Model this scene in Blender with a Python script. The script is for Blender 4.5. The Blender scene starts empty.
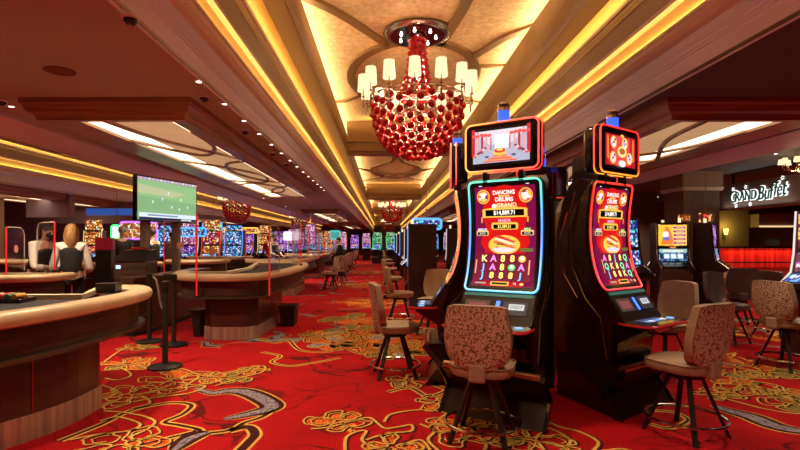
import bpy, bmesh, math, random
from mathutils import Vector, Matrix
PI = math.pi
ORD = ['nearest', 'second', 'third', 'fourth', 'fifth', 'sixth', 'seventh', 'eighth', 'ninth', 'tenth', 'eleventh', 'twelfth', 'thirteenth', 'fourteenth', 'fifteenth', 'sixteenth']
R = math.radians
sc = bpy.context.scene
COL = sc.collection
EYE = 1.45
random.seed(7)

# ------------------------------------------------------------------ materials
_m = {}
def nmat(name):
    m = bpy.data.materials.new(name); m.use_nodes = True
    nt = m.node_tree
    return m, nt, nt.nodes['Principled BSDF']
def mat(name, col, rough=.5, metal=0, spec=.5, emit=None, es=0, coat=0, alpha=1, trans=0, sample=False):
    if name in _m: return _m[name]
    m, nt, b = nmat(name)
    b.inputs['Base Color'].default_value = (*col, 1)
    b.inputs['Roughness'].default_value = rough
    b.inputs['Metallic'].default_value = metal
    b.inputs['Specular IOR Level'].default_value = spec
    b.inputs['Coat Weight'].default_value = coat
    b.inputs['Alpha'].default_value = alpha
    b.inputs['Transmission Weight'].default_value = trans
    if emit:
        b.inputs['Emission Color'].default_value = (*emit, 1)
        b.inputs['Emission Strength'].default_value = es
        if not sample: m.cycles.emission_sampling = 'NONE'
    _m[name] = m
    return m
def E(name, col, s, sample=False):
    return mat(name, tuple(c*.3 for c in col), .4, emit=col, es=s, sample=sample)
def noisy(name, c1, c2, scale=(1, 1, 1), sc_=6, rough=.5, metal=0, spec=.5, bump=0, coat=0, detail=4, kind='noise'):
    if name in _m: return _m[name]
    m, nt, b = nmat(name); N = nt.nodes; L = nt.links
    tc = N.new('ShaderNodeTexCoord'); mp = N.new('ShaderNodeMapping'); mp.inputs['Scale'].default_value = scale
    L.new(tc.outputs['Object'], mp.inputs[0])
    if kind == 'noise':
        t = N.new('ShaderNodeTexNoise'); t.inputs['Scale'].default_value = sc_; t.inputs['Detail'].default_value = detail
        out = t.outputs[0]
    else:
        t = N.new('ShaderNodeTexVoronoi'); t.inputs['Scale'].default_value = sc_; out = t.outputs['Distance']
    L.new(mp.outputs[0], t.inputs['Vector'])
    r = N.new('ShaderNodeValToRGB'); r.color_ramp.elements[0].color = (*c1, 1); r.color_ramp.elements[1].color = (*c2, 1)
    if kind == 'noise': r.color_ramp.elements[0].position = .35; r.color_ramp.elements[1].position = .68
    else: r.color_ramp.elements[0].position = .47; r.color_ramp.elements[1].position = .72
    L.new(out, r.inputs[0]); L.new(r.outputs[0], b.inputs['Base Color'])
    b.inputs['Roughness'].default_value = rough; b.inputs['Metallic'].default_value = metal
    b.inputs['Specular IOR Level'].default_value = spec; b.inputs['Coat Weight'].default_value = coat
    if bump:
        bp = N.new('ShaderNodeBump'); bp.inputs['Strength'].default_value = bump; bp.inputs['Distance'].default_value = .01
        L.new(out, bp.inputs['Height']); L.new(bp.outputs[0], b.inputs['Normal'])
    _m[name] = m
    return m

M_brownceil = noisy('ceiling_paint', (.42, .41, .34), (.46, .45, .37), sc_=1.5, rough=.85)
M_darkceil = mat('dark_ceiling_paint', (.13, .12, .10), .85)
M_pink = mat('moulding_paint', (.80, .80, .92), .6)
M_tan = mat('tan_moulding_paint', (.78, .68, .50), .6)
M_brown = mat('brown_moulding_paint', (.40, .29, .18), .6)
M_gold = mat('gold_cove_paint', (.80, .58, .22), .55)
M_bronze = mat('bronze_frame', (.30, .17, .06), .45, .2)
M_wood = noisy('tray_wood', (.26, .12, .05), (.48, .25, .12), (.3, .3, 9), 3, rough=.4, coat=.1)
M_twood = noisy('table_wood', (.035, .018, .012), (.10, .055, .035), (.6, .6, 14), 3, rough=.38, coat=.15)
M_bwood = noisy('base_wood', (.045, .012, .010), (.075, .022, .016), (.6, .6, 8), 3, rough=.35, coat=.2)
M_panel = noisy('gold_plaster', (.70, .46, .22), (.92, .70, .40), sc_=14, rough=.6, bump=.3, detail=6)
M_lpanel = noisy('painted_glow_panel', (.50, .32, .16), (.70, .48, .26), sc_=3, rough=.6)
_b = M_lpanel.node_tree.nodes['Principled BSDF']; _b.inputs['Emission Color'].default_value = (1, .62, .30, 1); _b.inputs['Emission Strength'].default_value = .34  # emission added to the tan tray centre, standing in for lamplight on it
M_band = mat('ornament_band', (.26, .15, .05), .5, .2)
M_kick = noisy('brushed_copper', (.34, .26, .22), (.62, .49, .41), (6, 6, .2), 3, rough=.33, metal=.55)
M_rail = noisy('rail_leather', (.54, .40, .24), (.62, .46, .28), sc_=8, rough=.42)
M_cream = mat('cream_trim', (.75, .66, .48), .4)
M_felt = mat('dark_felt', (.025, .022, .03), .9)
M_felt2 = mat('purple_felt', (.20, .13, .30), .9)
M_black = mat('black_plastic', (.012, .010, .011), .32, spec=.5)
M_gblack = mat('gloss_black', (.012, .009, .011), .12, coat=.5)
M_mblack = mat('matte_black', (.012, .010, .010), .6)
M_chrome = mat('chrome', (.75, .73, .72), .15, 1)
M_dchrome = mat('dark_chrome', (.35, .32, .30), .22, 1)
M_copper = mat('copper_bar', (.55, .30, .20), .3, 1)
M_mach = noisy('cabinet_brown', (.022, .010, .008), (.04, .017, .013), sc_=4, rough=.3, coat=.3)
M_leath = noisy('taupe_leather', (.36, .27, .19), (.42, .32, .23), sc_=12, rough=.42, bump=.05)
M_leathd = noisy('grey_leather', (.10, .065, .065), (.13, .085, .08), sc_=12, rough=.42)
M_cover = noisy('pebble_fabric', (.66, .54, .41), (.20, .13, .085), sc_=64, rough=.6, kind='v', bump=.5)
M_stleg = mat('stool_leg', (.018, .012, .011), .35)
M_red = mat('red_glass_bead', (.42, .004, .008), .22, coat=.25, emit=(.7, .01, .01), es=.03)
M_white = mat('white_cloth', (.88, .86, .84), .8)
M_cloth = mat('black_cloth', (.012, .012, .016), .8)
M_skin = mat('skin', (.62, .36, .25), .55)
M_hair = mat('dark_hair', (.03, .018, .012), .6)
M_blond = noisy('blond_hair', (.28, .14, .05), (.48, .28, .10), (9, 9, 1), 4, rough=.5)
M_shade = E('shade_glow', (1, .78, .45), 1.05)
M_star = E('star_lamp', (1, .85, .6), 12)
M_diff = E('tray_diffuser', (1, .80, .52), 2.4, sample=True)
M_strip = E('led_strip', (1, .66, .22), 3, sample=False)
M_can = E('downlight_glow', (1, .85, .66), 5)
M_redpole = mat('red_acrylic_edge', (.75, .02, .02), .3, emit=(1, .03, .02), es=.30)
M_blueg = E('blue_lamp_glass', (.03, .10, 1), 1.5)
M_lav = mat('lavender_wall', (.30, .20, .25), .8)
M_wall = mat('wall_paint', (.13, .075, .055), .8)
M_olive = mat('olive_wall', (.30, .22, .09), .8)
def clear_mat():
    m, nt, b = nmat('clear_acrylic'); N = nt.nodes; L = nt.links
    t = N.new('ShaderNodeBsdfTransparent'); t.inputs[0].default_value = (.98, .975, .97, 1)
    g = N.new('ShaderNodeBsdfGlossy'); g.inputs['Roughness'].default_value = .08
    f = N.new('ShaderNodeLayerWeight'); f.inputs[0].default_value = .12
    x = N.new('ShaderNodeMixShader'); mu = N.new('ShaderNodeMath'); mu.operation = 'MULTIPLY'; mu.inputs[1].default_value = .35; L.new(f.outputs[0], mu.inputs[0]); L.new(mu.outputs[0], x.inputs[0]); L.new(t.outputs[0], x.inputs[1]); L.new(g.outputs[0], x.inputs[2])
    L.new(x.outputs[0], N['Material Output'].inputs[0])
    return m
M_clear = clear_mat()

def carpet_mat():
    m, nt, b = nmat('patterned_carpet'); N = nt.nodes; L = nt.links
    def mth(op, a, c=None, d=None, clamp=False):
        n = N.new('ShaderNodeMath'); n.operation = op; n.use_clamp = clamp
        for i, v in enumerate((a, c, d)):
            if v is None: continue
            if isinstance(v, (int, float)): n.inputs[i].default_value = v
            else: L.new(v, n.inputs[i])
        return n.outputs[0]
    def vm(op, a, c):
        n = N.new('ShaderNodeVectorMath'); n.operation = op
        for i, v in enumerate((a, c)):
            if isinstance(v, (tuple, list)): n.inputs[i].default_value = v
            else: L.new(v, n.inputs[i])
        return n
    tc = N.new('ShaderNodeTexCoord'); P = tc.outputs['Object']
    def noise(vec, s, det=1, rough=.5, off=(0, 0, 0)):
        v = vm('ADD', vec, off).outputs[0]
        n = N.new('ShaderNodeTexNoise'); n.inputs['Scale'].default_value = s; n.inputs['Detail'].default_value = det
        n.inputs['Roughness'].default_value = rough; L.new(v, n.inputs['Vector']); return n
    def band(x, c, w, soft=.006):   # 1 inside |x-c|<w
        d = mth('ABSOLUTE', mth('SUBTRACT', x, c))
        mr = N.new('ShaderNodeMapRange'); mr.inputs[1].default_value = w; mr.inputs[2].default_value = w+soft
        mr.inputs[3].default_value = 1; mr.inputs[4].default_value = 0; L.new(d, mr.inputs[0]); return mr.outputs[0]
    def step(x, lo, hi):
        mr = N.new('ShaderNodeMapRange'); mr.inputs[1].default_value = lo; mr.inputs[2].default_value = hi; L.new(x, mr.inputs[0]); return mr.outputs[0]
    def mixc(f, a, c):
        n = N.new('ShaderNodeMix'); n.data_type = 'RGBA'
        L.new(f, n.inputs['Factor'])
        for k, v in ((6, a), (7, c)):
            if isinstance(v, tuple): n.inputs[k].default_value = (*v, 1)
            else: L.new(v, n.inputs[k])
        return n.outputs[2]
    warp = noise(P, 1.5, 2)
    wv = vm('MULTIPLY', vm('SUBTRACT', warp.outputs['Color'], (.5, .5, .5)).outputs[0], (.9, .9, 0)).outputs[0]
    Q = vm('ADD', P, wv).outputs[0]
    a = noise(Q, 1.7, 1).outputs[0]
    n2 = noise(Q, 1.05, 1, off=(7.3, 2.1, 0)).outputs[0]
    n3 = noise(P, .45, 1, off=(3.1, 9.2, 0)).outputs[0]
    # where the flower clusters are woven
    spots = [(-.2, 7.3, .7), (.2, 9.0, .8), (-.9, 8.0, .5), (6.2, 8.0, 1.1), (-.3, 12, 1.3), (-.6, 17, 1.4), (-.5, 24, 1.6), (4.3, 6.4, .7)]
    msk = None
    for (x, y, r) in spots:
        d = vm('DISTANCE', P, (x, y, 0)).outputs['Value']
        g = mth('SUBTRACT', 1, mth('DIVIDE', d, r), clamp=True)
        msk = g if msk is None else mth('MAXIMUM', msk, g)
    far = step(mth('ADD', n3, 0), .5, .62)
    wob = mth('MULTIPLY', mth('SUBTRACT', n2, .5), 1.3)
    zone = step(mth('ADD', msk, wob), .29, .31)
    # petals
    vor = N.new('ShaderNodeTexVoronoi'); vor.inputs['Scale'].default_value = 2.0; L.new(Q, vor.inputs['Vector'])
    dv = vm('SUBTRACT', vm('MULTIPLY', Q, (2, 2, 0)).outputs[0], vm('MULTIPLY', vor.outputs['Position'], (2, 2, 0)).outputs[0]).outputs[0]
    sp = N.new('ShaderNodeSeparateXYZ'); L.new(dv, sp.inputs[0])
    ang = mth('ARCTAN2', sp.outputs[1], sp.outputs[0])
    rad = mth('SQRT', mth('ADD', mth('MULTIPLY', sp.outputs[0], sp.outputs[0]), mth('MULTIPLY', sp.outputs[1], sp.outputs[1])))
    pet = mth('ADD', rad, mth('MULTIPLY', mth('ABSOLUTE', mth('SINE', mth('MULTIPLY', ang, 2.5))), -.30))
    lines_p = mth('MAXIMUM', band(pet, .16, .013), band(pet, -.06, .013))
    # contour veins
    fr = mth('FRACT', mth('MULTIPLY', a, 8))
    lines_a = band(fr, .5, .042, .015)
    dark_a = band(fr, .58, .05, .015)
    seg = mth('FLOOR', mth('MULTIPLY', mth('ADD', a, .0625), 8))
    m3 = mth('FRACT', mth('MULTIPLY', seg, .37))
    weave = noise(P, 60, 2).outputs[0]
    wcol = mth('MULTIPLY', weave, 1)
    red = mixc(step(wcol, .35, .7), (.33, .003, .006), (.48, .006, .011))
    blot = noise(P, 2.2, 3, off=(4, 4, 0)).outputs[0]
    red = mixc(step(blot, .4, .75), red, (.30, .004, .008))
    orange = mixc(step(wcol, .4, .62), (.62, .05, .01), (.86, .30, .03))
    olive = (.22, .17, .05)
    fill = mixc(step(m3, .70, .71), red, orange)
    fill = mixc(step(m3, .90, .91), fill, olive)
    # background vines in dark red
    vine = band(n2, .47, .008, .006)
    vine2 = band(a, .56, .007, .006)
    vz = step(noise(P, .7, 1, off=(1, 5, 0)).outputs[0], .47, .55)
    vine = mth('MULTIPLY', mth('MAXIMUM', vine, vine2), vz)
    c = mixc(vine, red, (.10, .006, .006))
    fl = mixc(dark_a, fill, (.10, .02, .01))
    fl = mixc(mth('MAXIMUM', lines_a, lines_p), fl, (.72, .46, .09))
    c = mixc(zone, c, fl)
    # broad grey blue rivers with dark banks and golden outline
    S = vm('ADD', P, vm('MULTIPLY', wv, (.8, .8, 0)).outputs[0]).outputs[0]
    rv = noise(S, .55, 1, off=(11.6, 3.7, 0)).outputs[0]
    rmask = mth('MULTIPLY', step(noise(P, .8, 1, off=(2, 2, 0)).outputs[0], .50, .53), step(vm('DISTANCE', P, (.5, 1.0, 0)).outputs['Value'], 6.0, 6.1))
    wid = mth('MULTIPLY', noise(P, 1.3, 0, off=(9, 1, 0)).outputs[0], .022)
    d = mth('ABSOLUTE', mth('SUBTRACT', rv, .53))
    def lt(x, w, s=.003):
        return mth('SUBTRACT', 1, step(mth('SUBTRACT', x, w), 0, s))
    c = mixc(mth('MULTIPLY', lt(d, mth('ADD', wid, .0075)), rmask), c, (.62, .36, .08))
    c = mixc(mth('MULTIPLY', lt(d, mth('ADD', wid, .0055)), rmask), c, (.05, .012, .012))
    grey = mixc(step(wcol, .42, .6), (.12, .10, .13), (.34, .30, .36))
    c = mixc(mth('MULTIPLY', lt(d, mth('SUBTRACT', wid, .003)), rmask), c, grey)
    L.new(c, b.inputs['Base Color'])
    b.inputs['Roughness'].default_value = .95; b.inputs['Specular IOR Level'].default_value = .15
    bp = N.new('ShaderNodeBump'); bp.inputs['Strength'].default_value = .4; bp.inputs['Distance'].default_value = .006
    L.new(weave, bp.inputs['Height']); L.new(bp.outputs[0], b.inputs['Normal'])
    return m
M_carpet = carpet_mat()

def reel_mat(name, cols, scale, strength, seed):
    """lit game screen: rows of coloured symbols"""
    m, nt, b = nmat(name); N = nt.nodes; L = nt.links
    tc = N.new('ShaderNodeTexCoord'); mp = N.new('ShaderNodeMapping')
    mp.inputs['Scale'].default_value = (scale, 0, scale*1.1); mp.inputs['Location'].default_value = (seed*3.1, 0, seed*1.7)
    L.new(tc.outputs['Object'], mp.inputs[0])
    v = N.new('ShaderNodeTexVoronoi'); v.inputs['Scale'].default_value = 1; v.inputs['Randomness'].default_value = .8; L.new(mp.outputs[0], v.inputs['Vector'])
    sx = N.new('ShaderNodeSeparateColor'); L.new(v.outputs['Color'], sx.inputs[0])
    r = N.new('ShaderNodeValToRGB'); r.color_ramp.interpolation = 'CONSTANT'
    el = r.color_ramp.elements
    el[0].color = (*cols[0], 1); el[1].position = 1/len(cols); el[1].color = (*cols[1], 1)
    for i in range(2, len(cols)):
        e = el.new(i/len(cols)); e.color = (*cols[i], 1)
    L.new(sx.outputs[0], r.inputs[0])
    cr = N.new('ShaderNodeValToRGB'); cr.color_ramp.elements[0].position = .42; cr.color_ramp.elements[1].position = .60
    cr.color_ramp.elements[0].color = (0, 0, 0, 1); L.new(v.outputs['Distance'], cr.inputs[0])
    mx = N.new('ShaderNodeMix'); mx.data_type = 'RGBA'; L.new(cr.outputs[0], mx.inputs[0]); L.new(r.outputs[0], mx.inputs[6]); mx.inputs[7].default_value = (*[q*.35 for q in cols[-1]], 1)
    b.inputs['Base Color'].default_value = (.02, .02, .02, 1); b.inputs['Roughness'].default_value = .2
    L.new(mx.outputs[2], b.inputs['Emission Color']); b.inputs['Emission Strength'].default_value = strength
    m.cycles.emission_sampling = 'NONE'
    return m
REELS = [reel_mat('screen_red_gold', [(1, .6, .1), (1, .1, .05), (.9, .8, .6), (.5, .02, .1)], 16, .95, 1),
         reel_mat('screen_blue', [(.2, .5, 1), (.9, .9, 1), (.1, .9, .9), (.05, .08, .5)], 18, .95, 2),
         reel_mat('screen_purple', [(.8, .3, 1), (1, .5, .8), (.3, .3, 1), (.18, .03, .4)], 15, .95, 3),
         reel_mat('screen_amber', [(1, .75, .2), (1, .35, .05), (1, .95, .7), (.6, .12, .02)], 16, .95, 4),
         reel_mat('screen_green', [(.3, 1, .4), (.9, 1, .5), (.1, .6, .5), (.02, .22, .1)], 18, .95, 5),
         reel_mat('screen_pink', [(1, .6, .7), (1, .9, .9), (.7, .2, .9), (.6, .1, .25)], 18, .95, 6)]

# ------------------------------------------------------------------ mesh builder
class MB:
    def __init__(s): s.v = []; s.f = []; s.fm = []; s.mi = 0
    def add(s, vs, fs):
        o = len(s.v); s.v += [tuple(v) for v in vs]
        for f in fs: s.f.append([i+o for i in f]); s.fm.append(s.mi)
        return s
    def box(s, x0, x1, y0, y1, z0, z1):
        return s.add([(x0, y0, z0), (x1, y0, z0), (x1, y1, z0), (x0, y1, z0), (x0, y0, z1), (x1, y0, z1), (x1, y1, z1), (x0, y1, z1)],
                     [(0, 3, 2, 1), (4, 5, 6, 7), (0, 1, 5, 4), (1, 2, 6, 5), (2, 3, 7, 6), (3, 0, 4, 7)])
    def prism(s, pts, z0, z1, top=None):          # pts ccw in xy
        n = len(pts); t = top or pts
        return s.add([(x, y, z0) for x, y in pts]+[(x, y, z1) for x, y in t],
                     [list(range(n))[::-1], list(range(n, 2*n))]+[(i, (i+1) % n, n+(i+1) % n, n+i) for i in range(n)])
    def prism_x(s, pts, x0, x1, w=None):            # pts in (y,z), extruded in x
        n = len(pts)
        if w is None: a = [(x0, y, z) for y, z in pts]+[(x1, y, z) for y, z in pts]
        else: a = [(-w(y, z), y, z) for y, z in pts]+[(w(y, z), y, z) for y, z in pts]
        return s.add(a, [list(range(n)), list(range(n, 2*n))[::-1]]+[(i, n+i, n+(i+1) % n, (i+1) % n) for i in range(n)])
    def tube(s, pts, r, seg=8, closed=False, caps=True):
        P = [Vector(p) for p in pts]; n = len(P); rr = r if isinstance(r, (list, tuple)) else [r]*n
        o = len(s.v); up = None
        for i, p in enumerate(P):
            if closed: d = P[(i+1) % n]-P[i-1]
            else: d = P[min(i+1, n-1)]-P[max(i-1, 0)]
            d.normalize()
            if up is None:
                up = Vector((0, 0, 1)) if abs(d.z) < .9 else Vector((1, 0, 0))
            u = up-d*up.dot(d)
            if u.length < 1e-4: u = d.orthogonal()
            u.normalize(); w = d.cross(u); up = u
            for k in range(seg):
                t = 2*PI*k/seg; s.v.append(tuple(p+(u*math.cos(t)+w*math.sin(t))*rr[i]))
        m = n if closed else n-1
        for i in range(m):
            j = (i+1) % n
            for k in range(seg):
                k2 = (k+1) % seg
                s.f.append([o+i*seg+k, o+i*seg+k2, o+j*seg+k2, o+j*seg+k]); s.fm.append(s.mi)
        if caps and not closed:
            s.f.append([o+k for k in range(seg)][::-1]); s.fm.append(s.mi)
            s.f.append([o+(n-1)*seg+k for k in range(seg)]); s.fm.append(s.mi)
        return s
    def lathe(s, prof, seg=20, c=(0, 0, 0), cap=True):   # prof (r,z)
        o = len(s.v); n = len(prof)
        for r, z in prof:
            for k in range(seg):
                t = 2*PI*k/seg; s.v.append((c[0]+r*math.cos(t), c[1]+r*math.sin(t), c[2]+z))
        for i in range(n-1):
            for k in range(seg):
                k2 = (k+1) % seg
                s.f.append([o+i*seg+k, o+i*seg+k2, o+(i+1)*seg+k2, o+(i+1)*seg+k]); s.fm.append(s.mi)
        if cap:
            s.f.append([o+k for k in range(seg)][::-1]); s.fm.append(s.mi)
            s.f.append([o+(n-1)*seg+k for k in range(seg)]); s.fm.append(s.mi)
        return s
    def sphere(s, c, r, seg=10, rings=7, sq=(1, 1, 1)):
        pr = [(max(1e-4, r*math.sin(PI*i/rings)), -r*math.cos(PI*i/rings)) for i in range(rings+1)]
        o = len(s.v); s.lathe(pr, seg, (0, 0, 0), False)
        for i in range(o, len(s.v)):
            v = s.v[i]; s.v[i] = (v[0]*sq[0]+c[0], v[1]*sq[1]+c[1], v[2]*sq[2]+c[2])
        return s
    def grid(s, fn, nu, nv, flip=False):
        o = len(s.v)
        for j in range(nv+1):
            for i in range(nu+1): s.v.append(tuple(fn(i/nu, j/nv)))
        for j in range(nv):
            for i in range(nu):
                a = o+j*(nu+1)+i; q = [a, a+1, a+nu+2, a+nu+1]
                s.f.append(q[::-1] if flip else q); s.fm.append(s.mi)
        return s
    def build(s, name, mats, parent=None, smooth=False, bevel=0, loc=None):
        me = bpy.data.meshes.new(name); me.from_pydata(s.v, [], s.f)
        if not isinstance(mats, (list, tuple)): mats = [mats]
        for m in mats: me.materials.append(m)
        if len(mats) > 1: me.polygons.foreach_set('material_index', s.fm)
        bm = bmesh.new(); bm.from_mesh(me); bmesh.ops.recalc_face_normals(bm, faces=bm.faces); bm.to_mesh(me); bm.free()
        o = bpy.data.objects.new(name, me); COL.objects.link(o)
        if smooth:
            me.polygons.foreach_set('use_smooth', [True]*len(me.polygons))
            me.set_sharp_from_angle(angle=R(40))
        if bevel:
            b = o.modifiers.new('bevel', 'BEVEL'); b.width = bevel; b.segments = 2; b.limit_method = 'ANGLE'; b.angle_limit = R(40)
        if parent: o.parent = parent
        if loc: o.location = loc
        return o
def thing(name, label, cat, loc=(0, 0, 0), rz=0, group=None):
    o = bpy.data.objects.new(name, None); COL.objects.link(o); o.empty_display_size = .1
    o.location = loc; o.rotation_euler = (0, 0, rz); o['label'] = label; o['category'] = cat
    if group: o['group'] = group
    return o
def tag(o, label, cat, group=None):
    o['label'] = label; o['category'] = cat
    if group: o['group'] = group
    return o
def struct(o): o['kind'] = 'structure'; return o
def kids(o): return [c for c in bpy.data.objects if c.parent == o]
_tree = {}
def dup(root, loc, rz, label=None, group=None, scale=None):
    if root.name not in _tree:
        _tree[root.name] = [(c, kids(c)) for c in kids(root)]
    r = root.copy(); COL.objects.link(r); r.location = loc; r.rotation_euler = (0, 0, rz)
    if label: r['label'] = label
    if group: r['group'] = group
    if scale: r.scale = (scale,)*3
    for ch, gs in _tree[root.name]:
        c = ch.copy(); COL.objects.link(c); c.parent = r
        for g in gs:
            d = g.copy(); COL.objects.link(d); d.parent = c
    return r
def catmull(pts, n=6, closed=False):
    P = [Vector(p) for p in pts]; m = len(P); out = []
    rng = range(m if closed else m-1)
    for i in rng:
        g = lambda k: P[k % m] if closed else P[max(0, min(m-1, k))]
        p0, p1, p2, p3 = g(i-1), g(i), g(i+1), g(i+2)
        for k in range(n):
            t = k/n
            out.append(.5*((2*p1)+(p2-p0)*t+(2*p0-5*p1+4*p2-p3)*t*t+(3*p1-p0-3*p2+p3)*t**3))
    if not closed: out.append(P[-1])
    return [tuple(p) for p in out]
def offset(pts, d, closed=True):     # ccw polygon, d>0 goes inward
    n = len(pts); out = []
    for i in range(n):
        a = Vector(pts[i-1]) if (closed or i > 0) else None
        b = Vector(pts[i]); c = Vector(pts[(i+1) % n]) if (closed or i < n-1) else None
        ns = []
        if a is not None:
            e = (b-a); ns.append(Vector((-e.y, e.x)).normalized()) if e.length > 1e-6 else None
        if c is not None:
            e = (c-b); ns.append(Vector((-e.y, e.x)).normalized()) if e.length > 1e-6 else None
        m = sum(ns, Vector((0, 0))).normalized()
        k = 1/max(.5, m.dot(ns[0]))
        out.append(tuple(b+m*d*k))
    return out
def rrect(w, h, r, n=5, cx=0, cy=0):
    out = []
    for (sx, sy, a0) in ((1, -1, -PI/2), (1, 1, 0), (-1, 1, PI/2), (-1, -1, PI)):
        for k in range(n+1):
            a = a0+PI/2*k/n
            out.append((cx+sx*(w/2-r)+r*math.cos(a), cy+sy*(h/2-r)+r*math.sin(a)))
    return out
_fonts = {}
def text_mesh(txt, size, shear=0, extrude=0, align='CENTER', bold=0):
    cu = bpy.data.curves.new('t', 'FONT'); cu.body = txt; cu.size = size; cu.shear = shear; cu.extrude = extrude
    cu.align_x = align; cu.align_y = 'CENTER'; cu.offset = bold; cu.resolution_u = 2
    o = bpy.data.objects.new('t', cu); COL.objects.link(o)
    dg = bpy.context.evaluated_depsgraph_get(); me = bpy.data.meshes.new_from_object(o.evaluated_get(dg))
    vs = [tuple(v.co) for v in me.vertices]; fs = [tuple(p.vertices) for p in me.polygons]
    bpy.data.objects.remove(o); bpy.data.curves.remove(cu); bpy.data.meshes.remove(me)
    return vs, fs

# ------------------------------------------------------------------ setting: floor, walls
CX = .55                                  # centre line of the aisle's coffered ceiling
XL, XR, Y0, Y1 = -16.0, 20.0, -4.0, 80.0
FLOOR = MB().box(XL, XR, Y0, Y1, -.1, 0)      # built further down, with its woven motifs
struct(MB().box(XL-.2, XL, Y0, Y1, 0, 5.2).build('wall_left', M_lav))
struct(MB().box(XR, XR+.2, Y0, Y1, 0, 5.2).build('wall_right', M_wall))
struct(MB().box(XL, XR, Y1, Y1+.2, 0, 5.2).build('wall_back', M_wall))
struct(MB().box(XL, XR, Y0-.2, Y0, 0, 5.2).build('wall_front', M_wall))

# ------------------------------------------------------------------ ceiling
ZL = EYE+1.56
def low_ceiling(x0, x1, m, name='ceiling', z=ZL):
    struct(MB().box(x0, x1, Y0, Y1, z, z+.12).build(name, m))
H = 2.29      # half width of a raised bay
AISLE = (CX-H, CX+H)
P83 = 8.3
LB = CX-P83; RB = CX+P83-.2
low_ceiling(LB+H, CX-H, M_brownceil)
low_ceiling(XL, LB-H, M_brownceil)
low_ceiling(CX+H, RB-H+.3, M_darkceil)
struct(MB().box(RB-H+.3, XR, Y0, Y1, ZL+.16, ZL+.3).build('ceiling', M_darkceil))
struct(MB().box(RB-H+.2, RB-H+.3, Y0, Y1, ZL-.02, ZL+.3).build('trim_1', M_pink))

# crown profile, as (distance from bay centre, height above eye), low ceiling edge first
PROF = [((2.29, 1.555), (2.27, 1.60), M_pink), ((2.27, 1.60), (2.24, 1.69), M_pink)]
def crown(cx, sgn, name, y0=Y0, y1=Y1, full=True):
    """stepped crown moulding of one side of a raised bay: each band its own strip with thickness"""
    segs = [
        ('P', [(2.31, 1.545), (2.245, 1.685)]),
        ('P', [(2.245, 1.685), (2.252, 1.70), (2.235, 1.715), (2.245, 1.73), (2.225, 1.745), (2.235, 1.765), (2.20, 1.80)]),
        ('P', [(2.20, 1.80), (2.235, 1.83), (2.21, 1.865)]),
        ('T', [(2.21, 1.865), (2.16, 1.88), (2.12, 1.92), (2.09, 1.985)]),
        ('T', [(2.09, 1.985), (2.14, 1.99)]),
        ('G', [(2.14, 1.99), (2.15, 2.17)]),
        ('T', [(2.15, 2.17), (2.09, 2.18), (2.09, 2.22)]),
        ('B', [(2.09, 2.22), (2.05, 2.42), (2.02, 2.44), (2.02, 2.50)]),
        ('T', [(2.02, 2.50), (1.985, 2.515), (1.985, 2.54)]),
        ('B', [(1.985, 2.54), (2.03, 2.56)]),
        ('G', [(2.03, 2.56), (2.03, 3.0)]),
        ('G', [(2.03, 3.0), (1.7, 3.06)]),
    ]
    mi = {'P': 0, 'T': 1, 'G': 2, 'B': 3}
    b = MB()
    for k, pts in segs:
        b.mi = mi[k]
        for (a, c) in zip(pts[:-1], pts[1:]):
            # thin slab: the visible strip with 3 cm behind it
            d = (Vector(c)-Vector(a)).normalized(); nrm = Vector((d.y, -d.x))
            if nrm.x < 0: nrm = -nrm
            a2 = Vector(a)+nrm*.03; c2 = Vector(c)+nrm*.03
            q = [a, c, tuple(c2), tuple(a2)]
            vs = [(cx+sgn*w, y, EYE+z) for y in (y0, y1) for w, z in q]
            b.add(vs, [(0, 1, 2, 3), (4, 7, 6, 5), (0, 4, 5, 1), (1, 5, 6, 2), (2, 6, 7, 3), (3, 7, 4, 0)])
    return struct(b.build(name, [M_pink, M_tan, M_gold, M_brown]))
crown(CX, -1, 'trim_2'); crown(CX, 1, 'trim_3')
crown(LB, -1, 'trim_4'); crown(LB, 1, 'trim_5')
def lavender_beam(x0, x1, n, m):
    struct(MB().box(x0, x1, Y0, Y1, ZL-.05, ZL-.001).build(f'trim_{n}', m))
lavender_beam(LB+H-.02, LB+H+.9, 6, M_pink)
lavender_beam(RB-H-.75, RB-H+.22, 7, M_pink)

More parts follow.
